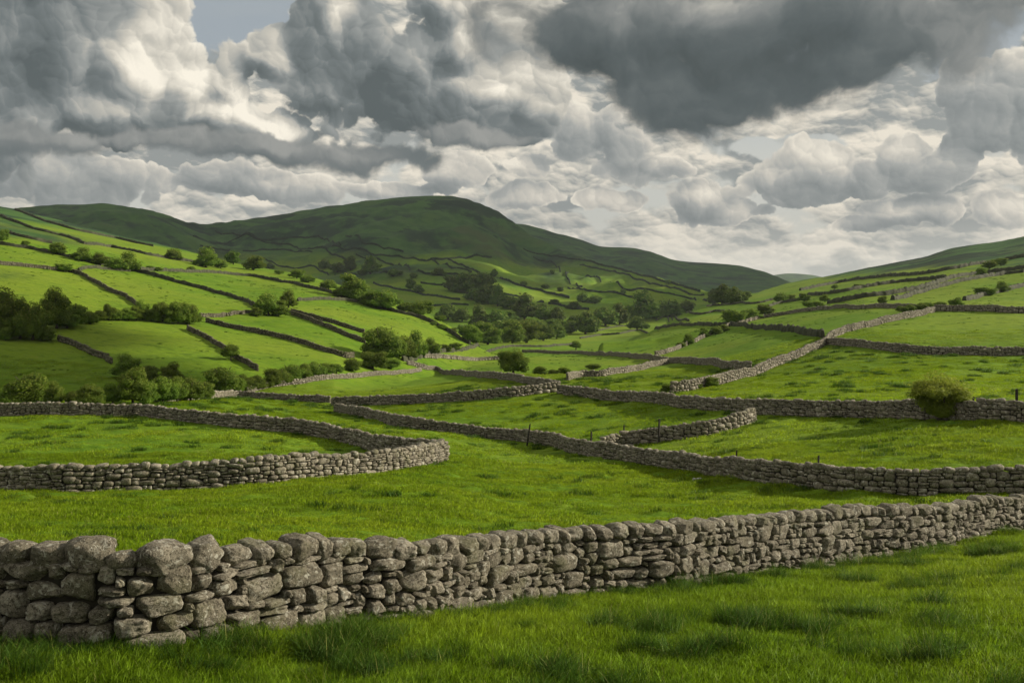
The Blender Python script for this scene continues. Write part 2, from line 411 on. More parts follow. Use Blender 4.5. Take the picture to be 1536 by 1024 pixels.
def frames(T, tilt, seed=0):
    """rotation matrices whose x axis follows the wall direction T (M,2), with a random tilt"""
    r = np.random.default_rng(seed); M = len(T)
    ex = np.stack([T[:, 0], T[:, 1], np.zeros(M)], 1); ey = np.stack([-T[:, 1], T[:, 0], np.zeros(M)], 1)
    R = np.stack([ex, ey, np.tile([0, 0, 1.], (M, 1))], 2)
    a = r.normal(0, 1, (M, 3))*np.array(tilt)
    ca, sa = np.cos(a), np.sin(a)
    def rot(i, j, c, s):
        Q = np.tile(np.eye(3), (M, 1, 1)); Q[:, i, i] = c; Q[:, j, j] = c; Q[:, i, j] = -s; Q[:, j, i] = s; return Q
    return R @ rot(0, 2, ca[:, 1], sa[:, 1]) @ rot(0, 1, ca[:, 2], sa[:, 2]) @ rot(1, 2, ca[:, 0], sa[:, 0])
def path_world(pts, ymin=0):
    return np.array([hit(*p[:2], ymin=(p[2] if len(p) > 2 else ymin)) for p in pts])
class Path:
    def __init__(s, W, hs, wob=.08, seed=0):
        W = np.asarray(W, float)
        t = np.arange(len(W)); tt = np.linspace(0, len(W)-1, (len(W)-1)*12+1)
        def sm(a):
            # Catmull-Rom, damped
            a = np.asarray(a, float); m = np.gradient(a)*.8
            i = np.clip(np.floor(tt).astype(int), 0, len(a)-2); u = tt-i
            return (1+2*u)*(1-u)**2*a[i]+u*(1-u)**2*m[i]+u*u*(3-2*u)*a[i+1]+u*u*(u-1)*m[i+1]
        x, y = sm(W[:, 0]), sm(W[:, 1])
        d = np.hypot(np.diff(x), np.diff(y)); s.s = np.concatenate([[0], np.cumsum(d)]); s.L = s.s[-1]
        s.x, s.y = x, y; hs = np.broadcast_to(hs, (len(W),)); s.h = np.interp(tt, t, hs); s.wob = wob; s.seed = seed
        s.ss = np.linspace(0, s.L, max(8, int(s.L/.5))); X, Y = s.xy(s.ss)
        z = ground(X, Y); k = 3
        zp = np.pad(z, k, mode='edge'); s.zs = np.convolve(zp, np.ones(2*k+1)/(2*k+1), mode='valid')
    def xy(s, q):
        q = np.asarray(q, float)
        X = np.interp(q, s.s, s.x); Y = np.interp(q, s.s, s.y); T = s.tan(q)
        w = n2(q/2.3, q*0, s.seed)*2*s.wob
        return X-T[:, 1]*w, Y+T[:, 0]*w
    def tan(s, q):
        e = .4
        a = np.interp(q+e, s.s, s.x)-np.interp(q-e, s.s, s.x); b = np.interp(q+e, s.s, s.y)-np.interp(q-e, s.s, s.y)
        n = np.hypot(a, b)+1e-9; return np.stack([a/n, b/n], -1)
    def z(s, q): return np.interp(q, s.ss, s.zs)
    def H(s, q): return np.interp(q, s.s, s.h)
def pack(nc, nr, sizes, wts, r):
    """irregular masonry: fill an nc x nr grid with blocks, returns (col, row, w, h)"""
    occ = np.zeros((nr, nc), bool); out = []
    wts = np.array(wts, float)/sum(wts)
    picks = r.choice(len(sizes), size=nc*nr, p=wts); q = 0
    for j in range(nr):
        i = 0
        while i < nc:
            if occ[j, i]: i += 1; continue
            for k in range(6):
                w, h = sizes[picks[q % len(picks)]]; q += 1
                if i+w <= nc and j+h <= nr and not occ[j:j+h, i:i+w].any(): break
            else:
                w, h = 1, 1
                while i+w < nc and w < 2 and not occ[j, i+w]: w += 1
            occ[j:j+h, i:i+w] = True; out.append((i, j, w, h)); i += w
    return np.array(out)
SIZES = [(2, 1), (3, 1), (4, 1), (5, 1), (2, 2), (3, 2), (4, 2), (5, 2), (6, 2), (4, 3), (5, 3), (6, 3), (7, 3)]
WTS = [5, 7, 6, 3, 5, 8, 8, 6, 3, 4, 4, 3, 1.5]
def core_mesh(P, frac, thick, name, step=.4):
    q = np.arange(0, P.L+step*.5, step); q = np.clip(q, 0.12, P.L-.12); X, Y = P.xy(q); T = P.tan(q); Z = P.z(q); H = P.H(q)*frac
    nx, ny = -T[:, 1], T[:, 0]; V = []
    for (s_, zz) in ((-1, -.35), (-.8, 1), (.8, 1), (1, -.35)):
        V.append(np.stack([X+nx*thick*s_/2, Y+ny*thick*s_/2, Z+(H if zz == 1 else -.35)], 1))
    V = np.stack(V, 1).reshape(-1, 3); n = len(q); Fq = []
    for k in range(3):
        a = np.arange(n-1)*4+k; Fq.append(np.stack([a, a+4, a+5, a+1], 1))
    Fq.append(np.array([[0, 1, 2, 3], [(n-1)*4+3, (n-1)*4+2, (n-1)*4+1, (n-1)*4]]))
    return V, np.concatenate(Fq)
def masonry(P, cw, ch, thick, body, n, seed, gap=.007, bulge=.03, cuts=5, rough=.06, slump=.10, grow=(1.05, 1, 1.06)):
    r = np.random.default_rng(seed); nc = int(P.L/cw); cw = P.L/nc; nr = max(3, int(round(body/ch)))
    B = pack(nc, nr, SIZES, WTS, r)
    q = (B[:, 0]+B[:, 2]/2)*cw; v0 = B[:, 1]/nr; v1 = (B[:, 1]+B[:, 3])/nr
    wv = n2(q/1.1, q*0+3, seed+5)*.06
    q2 = np.clip(q + n2(q*3, B[:, 1]*1.7, seed)*cw*.5, .02, P.L-.02)
    X, Y = P.xy(q2); T = P.tan(q2); Z = P.z(q2); Hb = P.H(q2)*body
    vm_ = (v0+v1)/2; hh = (v1-v0)*Hb/2
    zc = Z - .05 + vm_*(Hb*(1+slump*n2(q/3.1, q*0+8, seed)*2)+.05) + wv*(1-vm_)*vm_*4*.6
    th = thick*(1-.30*vm_)/2
    jit = r.uniform(-bulge, bulge, len(B)); big = np.minimum(B[:, 2]*B[:, 3]/12, 1)
    C = np.stack([X-T[:, 1]*0, Y, zc], 1)
    Hx = np.stack([B[:, 2]*cw/2*r.uniform(.97, 1.08, len(B))-gap, th+jit+big*.02, hh*r.uniform(.97, 1.10, len(B))-gap*.6], 1)
    Hx = np.maximum(Hx, .018)
    R = frames(T, (.03, .05, .06), seed)
    return stones(n, C, Hx*np.array(grow), R, seed, 6.0 if n > 6 else 5.5, rough, cuts)
def coping(P, frac, w0, w1, h0, h1, thick, n, seed, tilt=(.12, .16, .12), slump=.10, rough=.07):
    r = np.random.default_rng(seed+9); q = 0; S = []
    while q < P.L-.05:
        w = r.uniform(w0, w1)*(1.45 if r.random() < .16 else 1); h = r.uniform(h0, h1)*(1.15 if w > w1 else 1)
        w = min(w, P.L-q+.05); S.append((q+w/2, w, h)); q += w*.97
    S = np.array(S); X, Y = P.xy(S[:, 0]); T = P.tan(S[:, 0]); Z = P.z(S[:, 0])+P.H(S[:, 0])*frac*(1+slump*n2(S[:, 0]/3.1, S[:, 0]*0+8, seed)*2)
    C = np.stack([X, Y, Z+S[:, 2]/2-.03], 1)
    Hx = np.stack([S[:, 1]/2*(1.03 if n < 9 else .985), np.full(len(S), thick/2)*r.uniform(.75, 1.1, len(S)), S[:, 2]/2*1.05], 1)
    return C, Hx, frames(T, tilt, seed+3), n, seed, rough
FS = {}
def stone_wall(label, pts, hs, mat=None, cw=.11, ch=.085, thick=.55, n=3, cop=(.25, .55, .16, .30), seed=1, body=.78, group='dry stone walls across the valley', wob=.10):
    W = path_world(pts); P = Path(W, hs, wob, seed); mat = mat or M_stone2
    o = bpy.data.objects.new('dry_stone_wall', None); COL.objects.link(o); mid = P.L/2
    X, Y = P.xy(np.array([mid])); org = np.array([X[0], Y[0], P.z(mid)]); o.location = org
    tag(o, label, 'stone wall', group, 'thing')
    V, Fq, tn = masonry(P, cw, ch, thick, body, n, seed, gap=.008, cuts=3)
    V2, F2 = core_mesh(P, body-.03, thick*.5, 'c')
    Vc, Fc, tc = stones(*(lambda C, Hx, R, n_, s_, ro: (n_, C, Hx, R, s_, 3.6, ro, 4))(*coping(P, body-.01, *cop, thick*.8, max(n, 3), seed)))
    me = mesh_from('wall_face', np.concatenate([V, V2])-org, [Fq, F2+len(V)], None, True, {'tone': np.concatenate([tn, np.zeros(len(V2))])}, np.concatenate([np.zeros(len(Fq)), np.ones(len(F2))]), [mat, M_core])
    link('wall_face', me, o)
    link('coping', mesh_from('coping', Vc-org, Fc, mat, True, {'tone': tc}), o)
    return o, P
def lump_wall(label, pts, h, mat, step=.5, thick=.6, seed=1, jag=.25, name='dry_stone_wall', cat='stone wall', group='dry stone walls across the valley', ymin=0):
    """a distant wall: a worn, jagged stone bank built as one solid ridge of rubble"""
    W = path_world(pts, ymin); P = Path(W, h, .25, seed)
    r = np.random.default_rng(seed); n = max(4, int(P.L/step)); q = np.linspace(0, P.L, n); X, Y = P.xy(q); T = P.tan(q)
    Z = ground(X, Y); nx, ny = -T[:, 1], T[:, 0]
    H = P.H(q)*(1+.5*jag*n2(q/1.7, q*0, seed)*2+.22*r.uniform(-jag, jag, n)); prof = [(-.5, -.25), (-.46, .35), (-.36, .75), (-.15, 1), (.15, 1.0), (.36, .75), (.46, .35), (.5, -.25)]
    V = []
    for a, b in prof:
        j = r.uniform(-.05, .05, n)*thick; jz = r.uniform(-.05, .05, n)*H*(b > 0)
        V.append(np.stack([X+nx*(thick*a+j), Y+ny*(thick*a+j), Z+H*b+jz], 1))
    V = np.stack(V, 1).reshape(-1, 3); k = len(prof); Fq = []
    for c in range(k-1):
        a = np.arange(n-1)*k+c; Fq.append(np.stack([a, a+k, a+k+1, a+1], 1))
    Fq = np.concatenate(Fq); org = V[len(V)//2].copy()
    caps = np.array([[i for i in range(k)], [(n-1)*k+i for i in range(k)][::-1]])
    o = link(name, mesh_from(name, V-org, [Fq, caps], mat, False), None, org)
    tag(o, label, cat, group, 'thing'); return o

# --- the near wall: every coping stone is a part of its own
FG = [(-110, 955, 150), (-40, 960, 150), (30, 966, 152), (110, 972, 160), (200, 976, 156), (280, 968, 146), (350, 955, 137), (430, 945, 134), (500, 934, 124), (570, 928, 117), (640, 920, 112), (700, 911, 108), (768, 902, 102), (850, 893, 98), (930, 886, 95), (1000, 880, 96), (1060, 871, 95), (1120, 863, 92), (1200, 853, 85), (1280, 843, 78), (1340, 835, 72), (1400, 824, 66), (1470, 808, 58), (1536, 796, 52), (1620, 786, 48), (1720, 778, 44)]
def near_wall():
    W = path_world([p[:2] for p in FG]); hs = [1.11*h*w[1]/F for (_, _, h), w in zip(FG, W)]
    P = Path(W, hs, .05, 2); body = .77
    print('NEARWALL L', P.L, 'Y', W[0, 1], W[12, 1], W[-1, 1], 'h', hs[2], hs[12], hs[-3])
    o = bpy.data.objects.new('dry_stone_wall', None); COL.objects.link(o)
    org = W[12].copy(); o.location = org
    tag(o, 'nearest dry stone wall crossing the foreground, big rounded boulders along its top', 'stone wall', 'dry stone walls across the valley', 'thing')
    V, Fq, tn = masonry(P, .104, .080, .62, body, 13, 5, gap=.005, bulge=.045, cuts=5, rough=.065, slump=.03, grow=(1.0, 1, 1.01))
    link('wall_face', mesh_from('wall_face', V-org, Fq, M_stone, True, {'tone': tn}), o)
    V2, F2 = core_mesh(P, body-.04, .26, 'c'); link('hearting', mesh_from('hearting', V2-org, F2, M_core, False), o)
    C, Hx, R, n, seed, ro = coping(P, body-.01, .27, .52, .22, .31, .50, 13, 21, (.08, .08, .10), slump=.03)
    for i in range(len(C)):
        # the stone nearest photo column 115 is the big boulder
        px = CX+F*C[i, 0]/C[i, 1]
        if abs(px-115) < 22 and Hx[i, 0] > .17: Hx[i] *= (1.3, 1.1, 1.2); C[i, 2] += .03
        v, f, t = stones(13, C[i:i+1]*0, Hx[i:i+1], R[i:i+1], 300+i, 4.0, .085, 10)
        so = link('coping_stone', mesh_from('coping_stone', v, f, M_stone, True, {'tone': t}), o, C[i]-org)
    # stones fallen / sunk at the foot
    r = np.random.default_rng(4); q = r.uniform(.5, P.L-1, 26); X, Y = P.xy(q); T = P.tan(q)
    sd = -(.34+r.uniform(0, .10, 26)); X2 = X-T[:, 1]*sd; Y2 = Y+T[:, 0]*sd
    C = np.stack([X2, Y2, ground(X2, Y2)+.03], 1); Hx = np.stack([r.uniform(.10, .26, 26), r.uniform(.08, .15, 26), r.uniform(.06, .13, 26)], 1)
    R = frames(T, (.2, .2, .4), 3)
    for i in range(len(C)):
        v, f, t = stones(9, C[i:i+1]*0, Hx[i:i+1], R[i:i+1], 700+i, 3.5, .09, 8)
        link('footing_stone', mesh_from('footing_stone', v, f, M_stone, True, {'tone': t}), o, C[i]-org)
    return P
PFG = near_wall()

near = [
 ('second wall, running from the left edge to a corner in the middle of the pasture', [(-110, 741), (-50, 739), (0, 737), (100, 737), (200, 735), (300, 731), (400, 724), (500, 714), (600, 704), (668, 693)], 1.27, 11),
 ('wall curving back from the pasture corner to the bushes on the left', [(672, 690), (652, 687), (600, 682), (550, 672), (500, 660), (450, 652), (400, 647), (300, 637), (212, 627)], 1.12, 12),
 ('far straight wall of the left pasture, in front of the round bushes', [(-110, 625), (-50, 625), (0, 625), (70, 625), (140, 625), (212, 626)], 1.18, 13),
 ('long wall sweeping from the centre to the right edge, fence posts along it', [(503, 619), (560, 629), (600, 639), (650, 646), (700, 652), (768, 662), (830, 671), (900, 686), (950, 695), (1000, 704), (1080, 715), (1150, 724), (1230, 733), (1300, 738), (1400, 741), (1536, 742), (1640, 744)], [1.05]*8+[1.1, 1.1, 1.1, 1.12, 1.15, 1.2, 1.25, 1.3, 1.3], 14),
 ('short sunlit wall leaving the long wall between two fence posts', [(900, 676), (940, 667), (989, 661), (1050, 653), (1085, 645), (1112, 638), (1133, 631)], 1.18, 15),
 ('shaded wall behind the lone hawthorn at the right edge', [(1118, 619), (1150, 621), (1200, 624), (1300, 628), (1400, 632), (1536, 634), (1640, 636)], 1.38, 16),
 ('wall descending from the central junction to the shaded right wall', [(838, 590), (862, 592), (900, 598), (950, 603), (1000, 608), (1050, 613), (1116, 618)], 1.15, 17),
 ('sunlit wall rising to the central junction from the left', [(497, 609), (560, 608), (620, 606), (700, 601), (768, 594), (810, 589), (838, 586)], 1.25, 18),
 ('low wall with a shaded face left of the central field', [(495, 607), (470, 605), (430, 602), (400, 598), (350, 595), (300, 598), (260, 602), (232, 604)], .95, 19),
 ('wall running just below the lone round tree in the centre', [(610, 547), (635, 554), (660, 559), (700, 564), (740, 568), (790, 575), (820, 581), (838, 585)], 1.15, 20),
 ('low wall skirting the foot of the bushy left bank', [(632, 556), (600, 560), (560, 563), (500, 568), (460, 574), (400, 582), (370, 588)], .85, 21),
 ('thick wall climbing from the small bushes to the right wall junction', [(1005, 590), (1035, 586), (1060, 581), (1090, 573), (1130, 562), (1170, 548), (1205, 534), (1234, 520)], 1.3, 22),
 ('sunlit wall curving up the right slope from the junction', [(1236, 519), (1246, 509), (1270, 499), (1290, 493), (1330, 483), (1370, 475), (1402, 468)], 1.4, 23),
 ('shaded wall running level to the right edge below the upper right field', [(1238, 517), (1280, 521), (1320, 526), (1370, 531), (1420, 534), (1480, 535), (1536, 536), (1640, 538)], 1.2, 24),
 ('wall behind the lone round tree, crossing the middle of the valley floor', [(783, 528), (830, 530), (870, 531), (900, 532), (950, 537), (990, 542), (1005, 545), (1050, 546), (1090, 552), (1125, 557)], 1.25, 25),
 ('winding wall below the central valley fields, meeting the central junction', [(1003, 546), (975, 552), (940, 559), (905, 563), (870, 565), (850, 570)], 1.1, 26),
]
for lab, pts, h, sd in near:
    Ym = np.mean([hit(*p[:2])[1] for p in pts])
    if Ym < 62: kw = dict(cw=.105, ch=.08, n=4)
    elif Ym < 100: kw = dict(cw=.12, ch=.095, n=3)
    else: kw = dict(cw=.15, ch=.13, n=2, cop=(.3, .7, .2, .36))
    stone_wall(lab, pts, h, seed=sd, **kw)
mid = [
 ('wall below the sunlit field in front of the valley wood', [(605, 543), (640, 533), (680, 527), (710, 522), (760, 521), (820, 520), (862, 516)], 1.1),
 ('short wall left of the lone round tree in the valley bottom', [(636, 537), (680, 539), (720, 540), (750, 540)], 1.1),
 ('wall arching over the bright valley field towards the right junction', [(870, 508), (900, 503), (930, 501), (960, 496), (990, 493), (1020, 488), (1060, 488), (1090, 489), (1120, 491), (1160, 495), (1200, 500), (1236, 507)], 1.3),
 ('bushy wall dropping to the valley floor right of centre', [(1094, 490), (1080, 497), (1060, 505), (1040, 514), (1020, 522), (1000, 529), (984, 533)], 1.1),
 ('wall below the pale field on the right, from the bush row to the thick hedge', [(1108, 487), (1140, 478), (1180, 471), (1220, 466), (1280, 463), (1340, 462), (1375, 463)], 1.2),
 ('shaded wall at the top of the upper right field', [(1400, 467), (1450, 468), (1500, 469), (1536, 470), (1640, 471)], 1.5),
 ('wall running down the left hillside from the left edge to the leaning bush', [(-60, 356), (0, 367), (39, 372), (78, 380), (98, 385), (137, 394), (166, 399), (201, 407), (234, 415), (264, 424), (300, 433), (339, 443), (368, 453), (388, 463)], 1.3),
 ('wall continuing down the left hillside past the leaning bush', [(425, 469), (456, 478), (485, 490), (515, 502), (548, 515)], 1.3),
 ('wall from the left edge turning down between two bright hillside fields', [(-60, 393), (0, 397), (39, 400), (78, 405), (105, 408), (127, 415), (156, 432), (185, 445), (207, 459)], 1.2),
 ('short level wall linking the two downhill walls on the left', [(117, 405), (156, 404), (195, 408)], 1.1),
 ('long wall along the brow of the left hillside down to the valley wood', [(211, 406), (244, 407), (293, 409), (339, 411), (378, 415), (417, 422), (456, 430), (495, 439), (534, 451), (573, 463), (600, 470), (629, 477), (659, 490), (688, 508), (705, 518)], 1.4),
 ('wall topping the smooth field right of the leaning bush', [(446, 452), (476, 450), (515, 451), (544, 456)], 1.2),
 ('upper of two close walls above the big round oak', [(437, 469), (476, 479), (515, 490), (546, 501)], 1.2),
 ('wall crossing the middle of the left slope towards the big round oak', [(308, 483), (359, 495), (407, 504), (456, 516), (485, 526), (515, 536), (532, 537)], 1.15),
 ('broken wall running past the single hawthorn on the left slope', [(281, 493), (300, 503), (323, 516), (339, 527), (359, 542), (388, 556)], 1.0),
 ('short wall on the shaded lower left slope', [(86, 510), (117, 521), (146, 535), (170, 546)], 1.15),
 ('grassy low wall left of the leaning bush', [(300, 476), (329, 475), (378, 469)], 1.0),
]
for i, (lab, pts, h) in enumerate(mid):
    Ym = np.mean([hit(*p[:2])[1] for p in pts])
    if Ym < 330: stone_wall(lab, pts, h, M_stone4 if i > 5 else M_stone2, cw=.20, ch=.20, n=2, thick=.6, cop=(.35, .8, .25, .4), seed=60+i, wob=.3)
    else: lump_wall(lab, pts, h, M_stone3, .5, .8, 60+i, .3)
far = [  # walls and hedge banks on the upper slopes: (label, points, height)
 ('short wall high on the left hillside near the left edge', [(8, 349), (39, 357), (78, 365)], 1.6),
 ('wall crossing the upper left hillside above the hawthorns', [(-40, 318), (0, 324), (20, 332), (59, 346), (107, 358), (127, 366), (166, 371), (215, 381), (254, 388), (293, 394)], 1.8),
 ('highest long wall of the left hillside', [(23, 315), (59, 329), (98, 341), (137, 350), (176, 358), (205, 365), (230, 370)], 1.9),
 ('lowest of the walls on the right slope above the hedge', [(1243, 455), (1298, 446), (1353, 438), (1386, 432), (1419, 421), (1471, 410), (1536, 403)], 2.0),
 ('second wall of the right slope, above the bright field', [(1340, 450), (1375, 441), (1419, 428), (1462, 419), (1506, 411), (1536, 408)], 1.8),
 ('upper wall of the right slope ending at the valley trees', [(1200, 446), (1255, 440), (1298, 431), (1353, 423), (1419, 417)], 2.0),
 ('top wall of the right slope, below the rough ground', [(1200, 436), (1266, 423), (1353, 414), (1419, 406), (1484, 395), (1536, 386)], 2.2),
 ('short wall below the dark bushes at the right edge', [(1447, 451), (1484, 443), (1536, 429)], 1.7),
 ('curved wall near the valley wood right of the stream trees', [(1007, 476), (1037, 470), (1076, 467), (1095, 468)], 1.4),
 ('wall below the dark spinney on the valley floor', [(1060, 460), (1076, 458), (1125, 456), (1162, 449)], 1.5),
 ('wall right of the dark spinney, climbing the right slope', [(1152, 461), (1173, 454), (1200, 451)], 1.5),
 ('short hooked wall beside the stream trees', [(984, 481), (1002, 477), (1017, 480), (1033, 482)], 1.3),
 ('wall at the foot of the stream trees', [(895, 497), (920, 491), (945, 489)], 1.3),
 ('upper wall of the fell intake, left part', [(323, 347), (378, 354.5), (437, 357), (485, 359), (511, 368)], 3.2),
 ('longest wall across the foot of the fell', [(290, 355), (349, 361), (398, 364), (437, 368), (466, 374), (515, 375), (554, 380), (600, 385), (649, 389), (678, 388), (737, 386)], 3.2),
 ('wall above the tree group at the foot of the fell', [(364, 377), (417, 375), (466, 378), (495, 380), (519, 390)], 3.0),
 ('slanting wall high on the left flank of the fell', [(519, 354), (544, 364), (573, 372), (605, 378)], 3.0),
 ('wall slanting down the fell to the small round tree', [(534, 382), (573, 392), (600, 398), (629, 407), (649, 412), (688, 413), (721, 414)], 2.8),
 ('first of two walls dropping side by side down the fell', [(649, 390), (678, 403), (707, 409)], 2.8),
 ('second of two walls dropping side by side down the fell, reaching the valley', [(672, 389), (698, 401), (721, 412), (756, 420), (785, 430), (815, 437), (854, 447)], 2.8),
 ('short wall left of the copse at the foot of the fell', [(631, 425), (668, 428)], 2.4),
 ('short wall right of the copse at the foot of the fell', [(756, 441), (785, 448), (815, 454)], 2.2),
 ('wall above the stream trees, below the fell', [(823, 456), (854, 462), (883, 465)], 2.2),
 ('wall bounding the valley field left of the copse', [(560, 425), (600, 435), (629, 441), (668, 447), (690, 450)], 2.2),
 ('short level wall in the shaded valley field', [(645, 460), (678, 457), (703, 458)], 1.8),
 ('topmost wall on the right shoulder of the fell', [(785, 374), (815, 382), (844, 386), (873, 391), (910, 400), (939, 407), (978, 416), (1017, 428), (1050, 437)], 2.8),
 ('second wall down the right shoulder of the fell', [(870, 398), (900, 404), (949, 417), (988, 428), (1027, 438), (1056, 443)], 2.6),
 ('third wall down the right shoulder of the fell', [(850, 411), (880, 414), (900, 418), (929, 427), (968, 434), (1007, 442), (1037, 449), (1060, 452)], 2.4),
 ('steep wall on the right flank of the fell', [(800, 386), (834, 399), (850, 415), (873, 431)], 2.6),
 ('wall along the foot of the right flank of the fell', [(852, 432), (880, 436), (900, 439), (939, 444), (968, 446)], 2.2),
 ('wall behind the tree group at the foot of the fell', [(394, 388), (417, 399), (446, 403), (476, 403), (520, 410), (590, 415)], 2.6),
 ('short wall where the left hillside meets the fell', [(300, 369), (345, 376)], 3.0),
]
for i, (lab, pts, h) in enumerate(far):
    Ym = np.mean([hit(*p[:2])[1] for p in pts])
    fellside = Ym > 900
    lump_wall(lab, pts, h*(1.05 if fellside else .78), M_hedge if fellside else M_stone3, Ym/600, h*.8, 200+i, .35, group='walls on the upper slopes')

# --- fence posts standing against the long wall
def post(label, px, py, h, lean=(0, 0), w=.05):
    p = hit(px, py); r = np.random.default_rng(int(px)); n = 10; V = []; k = 8
    for j in range(n+1):
        t = j/n
        for a in range(k):
            an = 2*math.pi*a/k; rr = w*(1-.15*t)*(1+.12*math.sin(3*an+px))*(1+r.uniform(-.05, .05))
            V.append((rr*math.cos(an)+lean[0]*t*h, rr*math.sin(an)+lean[1]*t*h, -.25+(h+.25)*t+(.03*math.cos(an) if j == n else 0)))
    V = np.array(V); idx = np.arange((n+1)*k).reshape(n+1, k)
    Fq = np.stack([idx[:-1], np.roll(idx, -1, 1)[:-1], np.roll(idx, -1, 1)[1:], idx[1:]], -1).reshape(-1, 4)
    o = link('fence_post', mesh_from('fence_post', V, [Fq, idx[-1][None, :]], M_post, False), None, p)
    tag(o, label, 'fence post', 'weathered posts along the walls')
post('leaning dark post at the left end of the posts on the long wall', 790, 670, 1.75, (.16, 0), .07)
post('upright dark post in front of the wall fork, left of the short sunlit wall', 886, 680, 1.65, (.03, 0), .07)
post('short dark stub post just above the short sunlit wall', 936, 660, 1.15, (0, 0), .06)
post('tall dark post standing against the short sunlit wall', 988, 664, 1.75, (.02, 0), .08)
post('thin dark post on the long wall, left of the tallest one there', 1104, 712, 1.25, (.03, 0), .05)
post('dark post on the long wall above the near boulders', 1227, 726, 1.35, (.02, 0), .05)
post('dark post on the shaded wall near the right edge', 1525, 627, 1.75, (0, 0), .09)
post('short stub post right of the lone hawthorn', 1460, 622, 1.2, (0, 0), .07)

for i, (dx, dy, sz) in enumerate([(0, 0, .09), (.20, -.08, .07), (.36, .03, .055)]):
    p = hit(1041, 721); p = p+[dx, dy, 0]; p[2] = float(ground([p[0]], [p[1]])[0])+sz*.35
    v, f, t = stones(6, np.zeros((1, 3)), np.array([[sz*1.1, sz*.8, sz*.8]]), frames(np.array([[1., 0]]), (.3, .3, .5), i), 40+i, 3, .1, 6)
    tag(link('loose_stone', mesh_from('loose_stone', v, f, M_pale, True, {'tone': t}), None, p), ['largest and leftmost', 'middle', 'smallest and rightmost'][i]+' of three pale loose stones in the grass below the long wall', 'stone', 'pale loose stones in the pasture', 'thing')
# ------------------------------------------------------------------ trees and bushes
def crown_geo(seed, nleaf, leaf, lobes=12, shape='dome', core=True, gap=.25):
    """crown of unit width and height standing on z=0: leaf faces clustered on irregular boughs"""
    r = np.random.default_rng(seed); L = []
    for i in range(lobes):
        a = r.uniform(0, 2*math.pi); rad = .36*math.sqrt(r.uniform(0, 1)); u = rad/.36
        zt = r.uniform(.10, .80 - .42*u*u) if shape != 'low' else r.uniform(.12, .58)
        L.append((rad*math.cos(a), rad*math.sin(a), zt, r.uniform(.13, .22)*(1.15-.4*u), r.uniform(.8, 1.15)))
    if shape == 'spread':
        L = [(.40*math.cos(a)*q, .40*math.sin(a)*q, z, rr, .8) for a, q, z, rr in [(r.uniform(0, 6.28), r.uniform(.1, 1), r.uniform(.38, .80), r.uniform(.10, .17)) for _ in range(lobes)]]
        L = [(x, y, z-.25*min(1, math.hypot(x, y)*3.2)**2*(z > .6), q, w) for x, y, z, q, w in L]
        L += [(0, 0, .28, .21, 1.3), (.08, 0, .5, .26, 1), (-.12, .05, .5, .25, 1), (.1, -.1, .18, .19, 1), (-.1, -.08, .2, .19, 1), (.17, .05, .27, .17, 1), (-.2, 0, .3, .17, 1), (0, -.15, .15, .19, 1)]
    else: L.append((0, 0, .40, .29, 1.1)); L.append((.12, .1, .2, .24, .8)); L.append((-.13, -.08, .2, .24, .8)); L.append((.05, -.15, .22, .22, .8)); L.append((-.05, .15, .2, .22, .8))
    L = np.array(L)
    w = L[:, 3]**2; pick = r.choice(len(L), nleaf, p=w/w.sum())
    d = r.normal(size=(nleaf, 3)); d /= np.linalg.norm(d, axis=1, keepdims=True)
    d[:, 2] = np.where(d[:, 2] < -.25, -d[:, 2]*.6, d[:, 2]); d /= np.linalg.norm(d, axis=1, keepdims=True)
    B = L[pick]
    lump = 1+.42*n3(d*2.6+pick[:, None]*7.7, seed) + .25*n3(d*6+pick[:, None]*3.1, seed+1)
    rad = (r.uniform(0, 1, nleaf)**.35*.55+.5)*lump
    C = B[:, :3]+d*rad[:, None]*B[:, 3:4]*np.stack([np.ones(nleaf), np.ones(nleaf), B[:, 4]], 1)
    keep = C[:, 2] > .0; C = C[keep]; d = d[keep]; m = len(C)
    N = d + np.array([0, 0, .35]) + r.normal(0, .5, (m, 3)); N /= np.linalg.norm(N, axis=1, keepdims=True)
    up = r.normal(size=(m, 3)); U = np.cross(N, up); U /= np.linalg.norm(U, axis=1, keepdims=True); W = np.cross(N, U)
    s = leaf*r.uniform(.6, 1.5, m)[:, None]; a = r.uniform(.55, 1, m)[:, None]
    V = np.stack([C-U*s, C-W*s*a*.6+N*s*.2, C+U*s, C+W*s*a*.6+N*s*.15], 1).reshape(-1, 3)
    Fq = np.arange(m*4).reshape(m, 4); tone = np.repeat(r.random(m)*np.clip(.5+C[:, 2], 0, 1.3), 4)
    if core:
        T, Q = TPL[4]; T = T/np.linalg.norm(T, axis=1, keepdims=True)
        for b in L:
            lp = 1+.5*n3(T*2+b[0]*9, seed)
            v = b[:3]+T*lp[:, None]*b[3]*.62*np.array([1, 1, b[4]])
            v[:, 2] = np.maximum(v[:, 2], .05)
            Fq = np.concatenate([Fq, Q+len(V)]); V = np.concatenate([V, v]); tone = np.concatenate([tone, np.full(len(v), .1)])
    return V, Fq, tone
